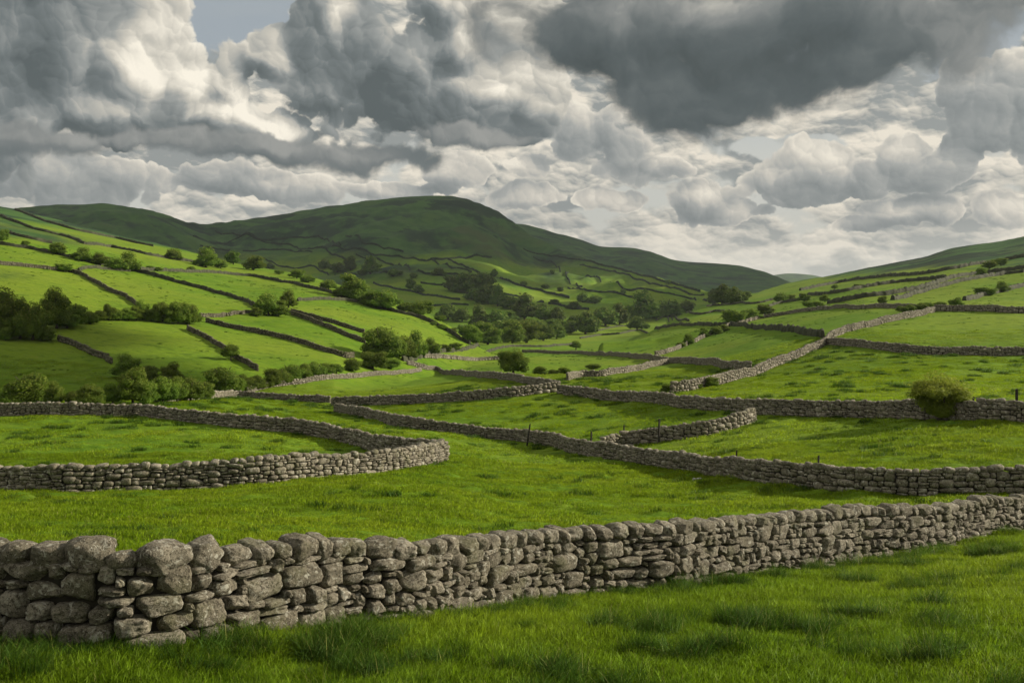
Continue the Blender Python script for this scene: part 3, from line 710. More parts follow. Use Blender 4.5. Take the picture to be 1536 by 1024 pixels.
def trunk_geo(seed, h=.5, r0=.035, limbs=5, spread=.25):
    r = np.random.default_rng(seed); V = []; Fq = []
    def tube(p0, p1, ra, rb, n=6, k=7):
        p0 = np.array(p0, float); p1 = np.array(p1, float); ax = p1-p0; ax /= np.linalg.norm(ax)
        u = np.cross(ax, [.3, 1, .2]); u /= np.linalg.norm(u); w = np.cross(ax, u); b = len(V)
        bend = r.normal(0, .02, 3)
        for j in range(n+1):
            t = j/n; c = p0+(p1-p0)*t+bend*math.sin(math.pi*t); rr = ra*(1-t)+rb*t
            for a in range(k):
                an = 2*math.pi*a/k; V.append(c+rr*(u*math.cos(an)+w*math.sin(an))*(1+.12*math.sin(2*an+seed)))
        for j in range(n):
            for a in range(k):
                Fq.append([b+j*k+a, b+j*k+(a+1) % k, b+(j+1)*k+(a+1) % k, b+(j+1)*k+a])
    top = (r.uniform(-.03, .03), r.uniform(-.03, .03), h*.55)
    tube((0, 0, -.08), top, r0, r0*.75)
    for i in range(limbs):
        a = 2*math.pi*i/limbs+r.uniform(-.4, .4); e = (spread*math.cos(a), spread*math.sin(a), h*r.uniform(.9, 1.5))
        tube((top[0], top[1], top[2]*r.uniform(.7, 1)), e, r0*.55, r0*.15)
    return np.array(V), np.array(Fq)
_lib = {}
def variants(kind, k, seed0, nleaf, leaf, lobes, shape, mat, two=False):
    if kind not in _lib:
        L = []
        for i in range(k):
            V, Q, t = crown_geo(seed0+i, nleaf, leaf, lobes, shape)
            V2, Q2 = trunk_geo(seed0+i)
            if two: L.append((mesh_from('crown', V, Q, mat, False, {'tone': t}), mesh_from('trunk', V2, Q2, M_bark)))
            else:
                L.append(mesh_from(kind, np.concatenate([V, V2]), [Q, Q2+len(V)], None, False, {'tone': np.concatenate([t, np.zeros(len(V2))])},
                                   np.concatenate([np.zeros(len(Q)), np.ones(len(Q2))]), [mat, M_bark]))
        _lib[kind] = L
    return _lib[kind]
_tk = 0
def plant(px, py, w, h, label, group, kind='bush', ymin=0):
    """a bush or tree whose foot is seen at (px, py), w x h photo pixels large"""
    global _tk; _tk += 1
    p = hit(px, py, ymin); Y = p[1]; W = w*Y/F; H = h*Y/F; r = np.random.default_rng(1000+_tk)
    low = h < w*.62
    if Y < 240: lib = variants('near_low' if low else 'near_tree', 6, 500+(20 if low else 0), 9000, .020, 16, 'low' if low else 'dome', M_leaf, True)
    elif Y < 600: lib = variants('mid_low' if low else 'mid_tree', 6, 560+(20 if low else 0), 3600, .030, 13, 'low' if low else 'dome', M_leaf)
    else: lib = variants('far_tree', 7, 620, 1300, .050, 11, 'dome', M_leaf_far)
    src = lib[r.integers(len(lib))]; name = 'tree' if kind == 'tree' else 'bush'
    if isinstance(src, tuple):
        o = bpy.data.objects.new(name, None); COL.objects.link(o)
        link('crown', src[0], o); link('trunk', src[1], o)
    else: o = link(name, src)
    o.location = p; o.rotation_euler = (0, 0, r.uniform(0, 6.28)); k = 1.3 if Y < 350 else 1.48
    o.scale = (W*k, W*k, H*(1.22 if Y < 350 else 1.36))
    if low: o.scale = (W*k, W*k, H*1.45)
    tag(o, label, 'tree' if kind == 'tree' else 'bush', group); return o

CL = [  # clusters: (group, what it is, [(px, py, w, h), ...])
 ('big trees at the left edge', 'tree', 'dark tree of the big clump at the left edge', [(12, 506, 60, 68), (30, 508, 50, 50), (48, 510, 48, 62), (68, 510, 30, 20), (8, 510, 26, 22)]),
 ('trees and bushes of the hedgerow right of the left-edge clump', 'tree', 'tree of the hedgerow right of the big left clump', [(84, 493, 46, 56), (112, 489, 36, 36), (134, 485, 26, 22), (100, 492, 34, 26), (172, 481, 24, 20), (204, 481, 26, 20), (235, 483, 24, 22), (150, 482, 22, 18), (163, 481, 20, 26), (178, 480, 20, 14), (192, 481, 26, 18), (213, 480, 24, 27), (228, 482, 22, 20), (243, 483, 26, 33), (266, 486, 36, 36), (284, 486, 32, 30)]),
 ('round bushes behind the far wall of the left pasture', 'bush', 'round bush behind the far wall of the pasture', [(48, 607, 70, 50), (82, 609, 30, 34), (110, 609, 26, 26), (136, 610, 42, 30), (192, 568, 42, 34), (222, 572, 30, 26), (256, 578, 34, 32), (200, 606, 54, 50), (168, 606, 34, 28), (222, 606, 34, 36), (266, 604, 34, 34), (305, 598, 34, 30), (20, 606, 40, 34), (244, 605, 38, 44), (286, 601, 42, 36)]),
 ('bushes on the left bank above the skirting wall', 'bush', 'bush on the left bank above its low wall', [(332, 591, 54, 46), (366, 586, 36, 24), (350, 588, 34, 30), (386, 583, 32, 22), (423, 577, 30, 26), (408, 580, 32, 30), (438, 573, 34, 30), (456, 570, 30, 26), (472, 566, 32, 26), (490, 562, 26, 20), (505, 559, 20, 16), (528, 557, 26, 22)]),
 ('trees around the big oak beside the valley floor', 'tree', 'tree of the clump around the big round oak', [(573, 540, 62, 56), (604, 538, 40, 40), (560, 553, 44, 28), (622, 536, 32, 36), (647, 532, 25, 23), (586, 553, 30, 16), (669, 528, 18, 12), (683, 526, 20, 14)]),
 ('bushes beside the lone round tree', 'bush', 'low bush right of the lone round tree', [(811, 562, 22, 12), (830, 562, 18, 7), (846, 561, 20, 10), (890, 553, 22, 8)]),
 ('bushes growing along the bushy wall right of centre', 'bush', 'bush on the bushy wall right of centre', [(1033, 517, 16, 20), (1022, 521, 14, 8), (1056, 507, 17, 16), (1074, 502, 20, 14), (1086, 497, 16, 12)]),
 ('bushes at the thick wall right of centre', 'bush', 'bush at the foot of the thick climbing wall', [(1067, 581, 22, 18), (1005, 589, 24, 15), (1045, 584, 16, 9)]),
 ('row of bushes left of the right junction', 'bush', 'bush of the row above the bushy wall', [(1101, 487, 34, 21), (1127, 480, 26, 18), (1147, 473, 24, 16)]),
 ('trees along the stream at the far end of the valley fields', 'tree', 'tree of the stream wood beyond the valley fields', [(966, 481, 44, 32), (1004, 475, 38, 27), (1030, 468, 20, 19), (956, 494, 25, 22), (928, 487, 24, 24), (908, 489, 34, 28), (943, 480, 22, 16), (985, 478, 22, 18)]),
 ('dark spinney under the back ridge', 'tree', 'dark tree of the spinney under the back ridge', [(1069, 457, 16, 22), (1084, 457, 30, 28), (1102, 456, 24, 24), (1120, 447, 16, 10), (1112, 452, 18, 10)]),
 ('bushes scattered on the right slope', 'bush', 'bush on the right slope above the pale field', [(1172, 453, 20, 15), (1207, 452, 16, 11), (1237, 452, 13, 9), (1214, 461, 17, 11), (1229, 461, 15, 9), (1274, 446, 7, 4), (1287, 433, 12, 7), (1324, 455, 14, 14), (1472, 416, 13, 16), (1484, 403, 18, 13), (1500, 399, 18, 11), (1478, 444, 30, 13), (1503, 438, 22, 15), (1185, 450, 16, 8), (1252, 433, 10, 6)]),
 ('bushes at the hedge where the right walls meet', 'bush', 'hedge bush where the upper right walls meet', [(1362, 470, 22, 14), (1380, 468, 22, 12), (1392, 462, 22, 9), (1410, 463, 18, 9), (1435, 463, 20, 17), (1350, 468, 14, 8), (1455, 465, 18, 7), (1424, 466, 14, 9)]),
 ('bushes along the long wall on the left hillside', 'bush', 'bush along a wall of the upper left hillside', [(86, 382, 22, 18), (38, 368, 12, 7), (4, 362, 14, 20), (124, 392, 26, 17), (140, 394, 18, 10), (150, 397, 24, 15), (173, 405, 26, 20), (192, 407, 30, 24), (95, 407, 26, 12), (236, 407, 14, 6), (287, 407, 12, 8), (225, 404, 12, 5)]),
 ('trees along the brow of the left hillside', 'tree', 'tree on the brow of the left hillside', [(260, 389, 24, 17), (310, 401, 32, 25), (331, 402, 18, 12), (350, 397, 19, 20), (381, 405, 28, 22), (404, 403, 14, 8), (445, 418, 20, 15), (462, 424, 18, 12), (493, 434, 22, 15), (530, 450, 42, 36), (512, 446, 20, 16), (576, 464, 44, 30), (552, 458, 24, 18), (606, 468, 18, 14), (630, 474, 32, 24), (419, 411, 12, 6)]),
 ('leaning bush and its neighbours on the left hillside', 'tree', 'tree of the leaning clump on the downhill wall', [(402, 472, 40, 38), (432, 462, 26, 24), (418, 474, 30, 24), (385, 474, 18, 14)]),
 ('row of trees in the shaded field below the fell', 'tree', 'tree in the shaded field below the fell', [(487, 403, 16, 14), (506, 408, 24, 15), (526, 406, 16, 22), (557, 411, 26, 20), (543, 413, 14, 10), (590, 414, 14, 12), (658, 413, 18, 13), (615, 435, 13, 18), (627, 438, 14, 12), (620, 417, 10, 9), (600, 412, 8, 6)]),
 ('small trees scattered along the fell walls', 'tree', 'tree dotted along the low fell walls', [(741, 415, 10, 11), (786, 429, 10, 8), (818, 433, 11, 8), (841, 437, 10, 7), (829, 411, 8, 7), (832, 456, 12, 8), (935, 441, 8, 8), (968, 442, 8, 8), (1003, 426, 8, 7)]),
 ('copse in the middle of the valley below the fell', 'tree', 'tree of the mid-valley copse below the fell', [(680, 436, 26, 25), (700, 440, 36, 34), (718, 438, 24, 26), (728, 440, 24, 30), (732, 456, 36, 28), (748, 459, 24, 24), (765, 463, 28, 20), (712, 450, 26, 20), (778, 466, 16, 14), (742, 440, 18, 14)]),
 ('valley wood from the brow to the stream', 'tree', 'tree of the dense wood behind the valley fields', [(672, 479, 30, 25), (693, 482, 22, 22), (720, 492, 30, 26), (706, 516, 26, 28), (731, 517, 38, 31), (752, 512, 34, 34), (769, 515, 34, 32), (790, 514, 42, 36), (815, 511, 34, 26), (836, 508, 28, 18), (747, 492, 34, 26), (789, 479, 36, 29), (813, 471, 20, 16), (818, 482, 28, 24), (836, 484, 24, 22), (833, 496, 30, 20), (856, 499, 24, 20), (879, 501, 36, 32), (862, 489, 22, 18), (765, 483, 22, 12), (697, 505, 20, 18), (660, 481, 14, 8), (850, 501, 20, 16), (896, 486, 20, 16), (874, 453, 15, 15), (892, 455, 20, 13), (861, 463, 18, 12), (905, 474, 18, 12), (778, 500, 30, 20), (805, 498, 30, 20)]),
 ('bushes on the lower brow wall', 'bush', 'low bush on the lower brow wall', [(664, 494, 12, 7), (679, 500, 12, 8), (700, 512, 12, 7), (650, 488, 10, 6)]),
]
ORD = 'first second third fourth fifth sixth seventh eighth ninth tenth eleventh twelfth thirteenth fourteenth fifteenth sixteenth'.split()
def ordinal(i, n):
    if n > 6:
        if i == 0: return 'leftmost'
        if i == n-1: return 'rightmost'
    if i < n/2: return ORD[i]+' from the left'
    return (ORD[n-1-i] + ' from the right') if n-1-i else 'last on the right'
for grp, kind, lab, lst in CL:
    ls = sorted(lst, key=lambda t: t[0]); ms = np.median([t[2]*t[3] for t in ls])
    for i, t in enumerate(ls):
        size = 'largest' if t[2]*t[3] == max(u[2]*u[3] for u in ls) else 'broad' if t[2]*t[3] > 1.5*ms else 'small' if t[2]*t[3] < .6*ms else 'middling'
        plant(*t, '%s %s, %s' % (size, lab, ordinal(i, len(ls))), grp, kind)
def fit(label):
    w = label.split(); return label
# single trees
def solo(px, py, w, h, label, kind, seed, nleaf, leaf, lobes, twiggy=False, trunk=.30, lift=.12, shape='dome', mat=None):
    p = hit(px, py); Y = p[1]; W = w*Y/F; H = h*Y/F
    V, Q, t = crown_geo(seed, nleaf, leaf, lobes, shape, True)
    if twiggy:
        V2, Q2, t2 = crown_geo(seed+5, nleaf//4, leaf*.9, lobes*2, shape, False)
        V2[:, :2] *= 1.18; V2[:, 2] = V2[:, 2]*1.06+.02
        V2 = V2; Q = np.concatenate([Q, Q2+len(V)]); V = np.concatenate([V, V2]); t = np.concatenate([t, t2])
    V = V*np.array([W*1.08, W*1.08, H*(1-lift)*1.05])+[0, 0, H*lift]
    V3, Q3 = trunk_geo(seed, trunk*1.6, .045, 7, .26); V3 = V3*np.array([W, W, H])
    o = bpy.data.objects.new(kind, None); COL.objects.link(o); o.location = p
    link('crown', mesh_from('crown', V, Q, mat or M_leaf, False, {'tone': t}), o); link('trunk', mesh_from('trunk', V3, Q3, M_bark), o)
    tag(o, label, 'tree' if kind == 'tree' else 'bush'); return o
solo(1407, 633, 86, 74, 'lone wide hawthorn with a ragged crown growing against the shaded right wall', 'tree', 31, 15000, .017, 24, True, .27, .02, 'spread', M_haw)
solo(770, 561, 52, 50, 'lone round tree with a short trunk standing in the centre of the valley', 'tree', 48, 14000, .018, 24, False, .22, .02)
solo(864, 525, 20, 18, 'small round bush at the wall behind and right of the lone round tree', 'bush', 52, 5000, .03, 9)
solo(346, 541, 32, 32, 'single hawthorn leaning over the broken wall on the left slope', 'tree', 54, 8000, .024, 14)
# ------------------------------------------------------------------ grass
def clump(seed, nb, rad, hmin, hmax, width, lean=.35, segs=3, wind=(.12, 0)):
    r = np.random.default_rng(seed); V = []; Fq = []; T = []; tri = []
    a = r.uniform(0, 2*math.pi, nb); q = rad*np.sqrt(r.random(nb)); bx, by = q*np.cos(a), q*np.sin(a)
    h = r.uniform(hmin, hmax, nb); d = r.uniform(0, 2*math.pi, nb); ln = np.abs(r.normal(0, lean, nb))
    lx = np.cos(d)*ln+wind[0]; ly = np.sin(d)*ln+wind[1]; f = r.uniform(0, math.pi, nb)
    wx, wy = np.cos(f), np.sin(f); tn = r.random(nb); L = []
    for j in range(segs+1):
        t = j/segs; w = width*(1-.75*t**1.6)*.5; cur = t*t
        cx = bx+lx*h*cur; cy = by+ly*h*cur; cz = h*(t-.28*cur*np.hypot(lx, ly))
        L.append(np.stack([cx-wx*w, cy-wy*w, cz], 1)); L.append(np.stack([cx+wx*w, cy+wy*w, cz], 1))
    V = np.stack(L, 1); k = V.shape[1]; V = V.reshape(-1, 3); b = np.arange(nb)[:, None]*k
    Fq = np.concatenate([np.stack([b[:, 0]+2*j, b[:, 0]+2*j+1, b[:, 0]+2*j+3, b[:, 0]+2*j+2], 1) for j in range(segs)])
    return V, Fq, np.repeat(tn, k)
def coll(name, specs, mat):
    c = bpy.data.collections.new(name)
    for i, s in enumerate(specs):
        V, Q, t = clump(*s[:6], **(s[6] if len(s) > 6 else {}))
        me = mesh_from(name, V, Q, mat, True, {'tone': t}); k = len(V); rr = np.random.default_rng(900+i)
        nb_ = s[1]; per = k//nb_; N = np.repeat(rr.normal(0, .55, (nb_, 3)), per, 0); N[:, 2] = 1; N /= np.linalg.norm(N, axis=1, keepdims=True)
        me.normals_split_custom_set_from_vertices([tuple(v) for v in N])
        o = bpy.data.objects.new('%s_%02d' % (name, i), me); c.objects.link(o)
    return c
def scatter(name, label, P, scl, c, nvar, seed):
    r = np.random.default_rng(seed); n = len(P)
    me = bpy.data.meshes.new(name); me.vertices.add(n); me.vertices.foreach_set('co', P.astype(np.float32).ravel())
    for k, v in (('rz', r.uniform(0, 6.28, n)), ('scl', scl)):
        a = me.attributes.new(k, 'FLOAT', 'POINT'); a.data.foreach_set('value', v.astype(np.float32))
    a = me.attributes.new('vr', 'INT', 'POINT'); a.data.foreach_set('value', r.integers(0, nvar, n).astype(np.int32))
    o = link(name, me); tag(o, label, 'grass', None, 'stuff')
    ng = bpy.data.node_groups.new(name, 'GeometryNodeTree')
    ng.interface.new_socket('Geometry', in_out='INPUT', socket_type='NodeSocketGeometry')
    ng.interface.new_socket('Geometry', in_out='OUTPUT', socket_type='NodeSocketGeometry')
    N = ng.nodes; L = ng.links; gi = N.new('NodeGroupInput'); go = N.new('NodeGroupOutput')
    ci = N.new('GeometryNodeCollectionInfo'); ci.inputs['Collection'].default_value = c
    ci.inputs['Separate Children'].default_value = True; ci.inputs['Reset Children'].default_value = True
    ip = N.new('GeometryNodeInstanceOnPoints'); ip.inputs['Pick Instance'].default_value = True
    def at(nm, t):
        x = N.new('GeometryNodeInputNamedAttribute'); x.data_type = t; x.inputs['Name'].default_value = nm
        return [s for s in x.outputs if s.enabled][0]
    L.new(gi.outputs[0], ip.inputs['Points']); L.new(ci.outputs[0], ip.inputs['Instance'])
    L.new(at('vr', 'INT'), ip.inputs['Instance Index']); cb = N.new('ShaderNodeCombineXYZ'); L.new(at('rz', 'FLOAT'), cb.inputs[2])
    er = N.new('FunctionNodeEulerToRotation'); L.new(cb.outputs[0], er.inputs[0]); L.new(er.outputs[0], ip.inputs['Rotation'])
    L.new(at('scl', 'FLOAT'), ip.inputs['Scale']); L.new(ip.outputs[0], go.inputs[0])
    md = o.modifiers.new('scatter', 'NODES'); md.node_group = ng
    return o
def sample(n, y0, y1, seed, pow_=1.0, pad=60, pxr=None):
    """points spread evenly over the ground between two distances, inside a slightly widened view"""
    r = np.random.default_rng(seed)
    Y = (y0**2+(y1**2-y0**2)*r.random(n))**.5 if pow_ == 1 else y0*(y1/y0)**r.random(n)
    a, b = pxr or (-pad, 1536+pad); px = r.uniform(a, b, n); X = (px-CX)*Y/F
    return X, Y, px
def wall_line_Y(px):   # distance of the near wall along a photo column
    q = np.linspace(0, PFG.L, 400); X, Y = PFG.xy(q); pp = CX+F*X/Y
    o = np.argsort(pp); return np.interp(px, pp[o], Y[o])
fine = coll('turf_clump', [(i, 70, .17, .05, .13, .006, dict(lean=.65)) for i in range(6)], M_turf)
medc = coll('pasture_clump', [(20+i, 60, .34, .03, .10, .012, dict(lean=.7, segs=2)) for i in range(6)], M_blade)
coarse = coll('field_clump', [(40+i, 46, .60, .03, .11, .026, dict(lean=.8, segs=2)) for i in range(5)], M_blade)
tuft = coll('tussock', [(60+i, 150, .20, .18, .42, .006, dict(lean=.7, segs=4, wind=(.35, -.1))) for i in range(5)], M_tuft)
tuft2 = coll('field_tuft', [(80+i, 60, .26, .08, .24, .016, dict(lean=.7, segs=2, wind=(.3, -.1))) for i in range(5)], M_tuft)
# near pasture, on both sides of the near wall
X, Y, px = sample(84000, 8.2, 42, 1, pad=520); wy = wall_line_Y(px); k = (Y < wy+.5); X, Y = X[k], Y[k]
P = np.stack([X, Y, ground(X, Y)-.01], 1); s = .95+.55*np.clip(.5+fbm(X/1.1, Y/1.1, 50, 3)*1.3, 0, 1)
scatter('turf', 'short bright turf in front of the near wall', P, s, fine, 6, 1)
X, Y, px = sample(60000, 12, 62, 2, pad=380); wy = wall_line_Y(px); k = (Y > wy-.3); X, Y = X[k], Y[k]
P = np.stack([X, Y, ground(X, Y)-.015], 1); s = .7+.9*np.clip(.5+fbm(X/1.7, Y/1.1, 51, 3)*1.3, 0, 1)
scatter('pasture_grass', 'bright grazed grass of the pasture behind the near wall', P, s, medc, 6, 2)
X, Y, px = sample(68000, 58, 175, 3, pad=160); P = np.stack([X, Y, ground(X, Y)-.02], 1); s = .6+.9*np.clip(.5+fbm(X/2.6, Y/1.8, 52, 3)*1.3, 0, 1)
scatter('field_grass', 'bright grazed grass of the walled fields further off', P, s, coarse, 5, 3)
# tussocks: clusters of longer, darker grass
def clusters(n, y0, y1, seed, per, spread, near=True):
    r = np.random.default_rng(seed); X, Y, px = sample(n, y0, y1, seed, pad=300)
    if near: k = Y < wall_line_Y(px)-.6
    else: k = Y > wall_line_Y(px)+1.2
    X, Y = X[k], Y[k]; m = r.integers(per[0], per[1], len(X)); sx = r.uniform(.5, 1.4, len(X))
    XX = np.repeat(X, m)+r.normal(0, 1, m.sum())*np.repeat(sx, m)*spread[0]; YY = np.repeat(Y, m)+r.normal(0, 1, m.sum())*spread[1]
    return XX, YY
X, Y = clusters(260, 9, 34, 11, (5, 18), (.36, .18)); wX = []
q = np.random.default_rng(5).uniform(0, PFG.L, 620); x, y = PFG.xy(q); T = PFG.tan(q); off = -(.36+np.abs(np.random.default_rng(6).normal(0, .20, 620)))
X = np.concatenate([X, x-T[:, 1]*off]); Y = np.concatenate([Y, y+T[:, 0]*off])
nw = len(x); sc_ = np.random.default_rng(3).uniform(.5, 1.1, len(X)); sc_[-nw:] *= np.clip(1.05-Y[-nw:]/45, .35, .8)
P = np.stack([X, Y, ground(X, Y)-.02], 1); scatter('tussocks', 'long dark tussocks in the near turf and along the foot of the near wall', P, sc_, tuft, 5, 4)
X, Y = clusters(1000, 16, 150, 12, (2, 8), (.5, .2), False)
P = np.stack([X, Y, ground(X, Y)-.02], 1); scatter('field_tussocks', 'darker tufts dotted over the walled fields', P, np.random.default_rng(8).uniform(.6, 1.5, len(P))*(.7+Y/140), tuft2, 5, 5)
X, Y = clusters(1500, 130, 460, 13, (2, 6), (.9, .35), False)
P = np.stack([X, Y, ground(X, Y)-.03], 1); scatter('rushes', 'dark rushy tufts dotted over the hillside fields', P, np.random.default_rng(9).uniform(.5, 1.1, len(P))*(.7+Y/300), tuft2, 5, 6)
# ------------------------------------------------------------------ light, sky, camera
SUN_AZ = math.atan2(.965, .26); SUN_EL = radians(23)      # azimuth clockwise from the view direction
sd = bpy.data.lights.new('sun', 'SUN'); sd.energy = 5.0; sd.angle = radians(.6); sd.color = (1, .90, .74)
so = bpy.data.objects.new('sun', sd); COL.objects.link(so)
from mathutils import Vector
dv = Vector((math.sin(SUN_AZ)*math.cos(SUN_EL), math.cos(SUN_AZ)*math.cos(SUN_EL), math.sin(SUN_EL)))
so.rotation_euler = dv.to_track_quat('Z', 'Y').to_euler(); so.location = dv*200
world = bpy.data.worlds.new('World'); scene.world = world; world.use_nodes = True
def build_sky():
    t = world.node_tree; t.nodes.clear(); g = G(t)
    tc = g.n.new('ShaderNodeTexCoord'); d = tc.outputs['Generated']
    x, y, z = g.sep(d)
    az = g.m('ARCTAN2', x, y)
    el = g.m('DIVIDE', z, g.m('SQRT', g.m('ADD', g.m('MULTIPLY', x, x), g.m('MULTIPLY', y, y))))
    p0 = g.comb(az, el, 0)
    def ae(px, py):
        a = math.atan((px-CX)/F); return a, (HY-py)/F*math.cos(a)
    def union(p, L, k=.22):
        """warped union of round masses; L: (px, py, rx, ry); 1 at the centres, 0 on the outlines"""
        out = None
        for (px, py, rx, ry) in L:
            a, e = ae(px, py)
            n = g.n.new('ShaderNodeVectorMath'); n.operation = 'MULTIPLY_ADD'
            g.set(n.inputs[0], p); n.inputs[1].default_value = (F/rx, F/ry, 0); n.inputs[2].default_value = (-a*F/rx, -e*F/ry, 0)
            f = g.vm('LENGTH', n.outputs[0])
            out = f if out is None else g.m('SMOOTH_MIN', out, f, k)
        return g.m('SUBTRACT', 1., out)
    def vor2(p, sc, det=2, rough=.5, lac=2.1):
        n = g.n.new('ShaderNodeTexVoronoi'); n.voronoi_dimensions = '2D'; n.feature = 'F1'; n.normalize = False
        g.set(n.inputs['Vector'], p); n.inputs['Scale'].default_value = sc; n.inputs['Detail'].default_value = det
        n.inputs['Roughness'].default_value = rough; n.inputs['Lacunarity'].default_value = lac
        return n.outputs[0]
    def noi(p, sc, det=4, rough=.55, col=False): return g.noise(p, sc, det, rough, dims='2D', col=col)
    def wrp(p, sc, amp, det, off=0.):
        q = p if not off else g.vm('ADD', p, (off, off*.7, 0))
        n = g.n.new('ShaderNodeVectorMath'); n.operation = 'MULTIPLY_ADD'
        g.set(n.inputs[0], g.vm('SUBTRACT', noi(q, sc, det, .55, True), (.5, .5, .5))); n.inputs[1].default_value = (amp*1.15, amp, 0); g.set(n.inputs[2], p)
        return n.outputs[0]
    D = (.0070, .0062, 0)
    def relief(w, sc, det=3, rough=.5, D=(.7, .72)):
        """heap of round puffs at several sizes: height, and how much it falls off towards the sun"""
        ha = None; fa = None; amp = 1.
        for i in range(det):
            k = sc*2.13**i; q = g.vm('ADD', w, (i*1.37, i*.71, 0)) if i else w; dl = .16/k
            d0 = vor2(q, k, 0); d1 = vor2(g.vm('ADD', q, (D[0]*dl, D[1]*dl, 0)), k, 0)
            d0 = g.m('MULTIPLY', d0, d0); d1 = g.m('MULTIPLY', d1, d1)
            f = g.m('MULTIPLY', g.m('SUBTRACT', d1, d0), (rough*2)**i); h = g.m('MULTIPLY', g.m('SUBTRACT', .25, d0), (rough*1.35)**i)
            ha = h if ha is None else g.m('ADD', ha, h); fa = f if fa is None else g.m('ADD', fa, f)
        return ha, fa
    sky = g.n.new('ShaderNodeTexSky'); sky.sky_type = 'NISHITA'; sky.sun_disc = False
    sky.sun_elevation = SUN_EL; sky.sun_rotation = SUN_AZ; sky.dust_density = 2.5
    blue = g.vm('SCALE', sky.outputs[0], sc=.10)
    veil = noi(g.vm('MULTIPLY', p0, (1, 3.5, 1)), 5, 4, .6)
    bg = g.mix(g.ss(veil, .3, .7, .86, .97), blue, g.mix(g.ss(el, .24, .12), (.30, .335, .36), (.50, .50, .46)))
    W0 = wrp(p0, 4, .045, 3); W1 = wrp(W0, 18, .030, 5)                # shared turbulence
    # ---- far banks: rows of small flat-bottomed heaps, smaller and paler towards the horizon
    q = g.vm('MULTIPLY', wrp(p0, 16, .016, 4, 4.), (1, 1.75, 0))
    hb, fall = relief(q, 11, 4, .30, (.35, .95)); hc, fall3 = relief(g.vm('ADD', q, (.31, .17, 0)), 23, 3, .34, (.35, .95))
    cov = noi(g.vm('ADD', q, (7, 3, 0)), 6.5, 5, .6)
    holes = union(W1, [(340, 20, 120, 75), (1190, 215, 90, 25), (1460, 60, 70, 60)], .1)
    dens = g.m('SUBTRACT', g.m('ADD', g.m('ADD', g.m('MULTIPLY', hb, 1.2), g.m('MULTIPLY', g.m('SUBTRACT', cov, .5), 2.2)), .25), g.m('MULTIPLY', g.m('MAXIMUM', holes, 0.), 2.2))
    shd = g.ss(noi(g.vm('ADD', g.vm('MULTIPLY', q, (1, 1.3, 0)), (2, 9, 0)), 9, 5, .55), .42, .60)
    near = g.ss(el, .02, .16)
    f12 = g.m('ADD', g.m('MULTIPLY', fall, g.m('ADD', .9, g.m('MULTIPLY', near, .6))), g.m('MULTIPLY', fall3, .7))
    litf = g.m('ADD', .80, g.m('ADD', g.m('MULTIPLY', f12, 1.6), g.m('MULTIPLY', shd, -.72)))
    colf = g.mix(g.m('MAXIMUM', g.m('MINIMUM', litf, 1.), 0.), (.250, .268, .262), (.70, .645, .545))
    bg = g.mix(g.ss(dens, -.16, .16), bg, colf)
    bg = g.mix(g.ss(el, .09, .01, 0., .40), bg, (.60, .57, .50))       # pale air just over the hills
    def mass(bg, W, L, bright, dim, pal, sc=9., amp=.9, thr=.0, soft=.10, gain=6., base=.5, rimk=.2, kb=.3, kd=.45, det=4, noisy=.5, form=.9, tex=.5, k=.12, Wb=None, vert=0.):
        hb, fall = relief(W, sc, det, .33)
        u = union(W, L, k); uv = union(g.vm('ADD', W, (.016, .020, 0)), L, k)
        n = noi(W, sc*1.3, 6, .58)
        H = g.m('ADD', u, g.m('ADD', g.m('MULTIPLY', hb, amp), g.m('MULTIPLY', g.m('SUBTRACT', n, .5), noisy)))
        a = g.ss(H, thr, thr+soft)
        S = g.m('ADD', base, g.m('MULTIPLY', g.m('SUBTRACT', u, uv), form))
        S = g.m('ADD', S, g.m('MULTIPLY', g.ss(H, thr+.30, thr), rimk))
        if bright: S = g.m('ADD', S, g.m('MULTIPLY', g.ss(union(Wb or W0, bright), -.6, .9), kb))
        if dim: S = g.m('SUBTRACT', S, g.m('MULTIPLY', g.ss(union(Wb or W0, dim), -.6, .9), kd))
        S = g.ss(S, -.35, 1.35, .15, .88)                               # broad light and shade of the mass
        S = g.m('ADD', S, g.m('MULTIPLY', fall, gain*.50))              # then the puffs on it
        S = g.m('ADD', S, g.m('MULTIPLY', g.m('SUBTRACT', n, .5), tex))
        cr = g.n.new('ShaderNodeValToRGB'); g.set(cr.inputs[0], S); e = cr.color_ramp
        e.elements[0].position = 0; e.elements[0].color = (*pal[0], 1); e.elements[1].position = 1; e.elements[1].color = (*pal[-1], 1)
        for i, c in enumerate(pal[1:-1]): x = e.elements.new((i+1)/(len(pal)-1)); x.color = (*c, 1)
        return g.mix(a, bg, cr.outputs[0])
    PAL = [(.075, .092, .096), (.135, .155, .158), (.265, .278, .268), (.49, .465, .405), (.82, .765, .65)]
    PALM = [(.165, .185, .188), (.23, .247, .244), (.33, .337, .32), (.50, .475, .42), (.72, .67, .57)]
    mid = [(880, 205, 55, 46), (925, 232, 70, 36), (985, 250, 60, 26), (1045, 300, 46, 28), (1100, 318, 46, 16), (1160, 265, 40, 30), (1235, 250, 48, 46), (1215, 285, 80, 20), (1320, 262, 52, 26), (1355, 225, 48, 32), (1400, 255, 50, 24), (1448, 122, 32, 36), (1500, 190, 62, 58), (1530, 130, 40, 40), (1440, 225, 50, 26), (1365, 318, 58, 20), (1290, 340, 40, 12), (1510, 312, 40, 18), (60, 255, 90, 34), (180, 262, 80, 26), (300, 268, 70, 26), (90, 290, 130, 22), (420, 280, 100, 22), (10, 275, 90, 34), (790, 245, 45, 22), (690, 258, 50, 22), (800, 295, 60, 18), (910, 300, 50, 16), (600, 285, 80, 16)]
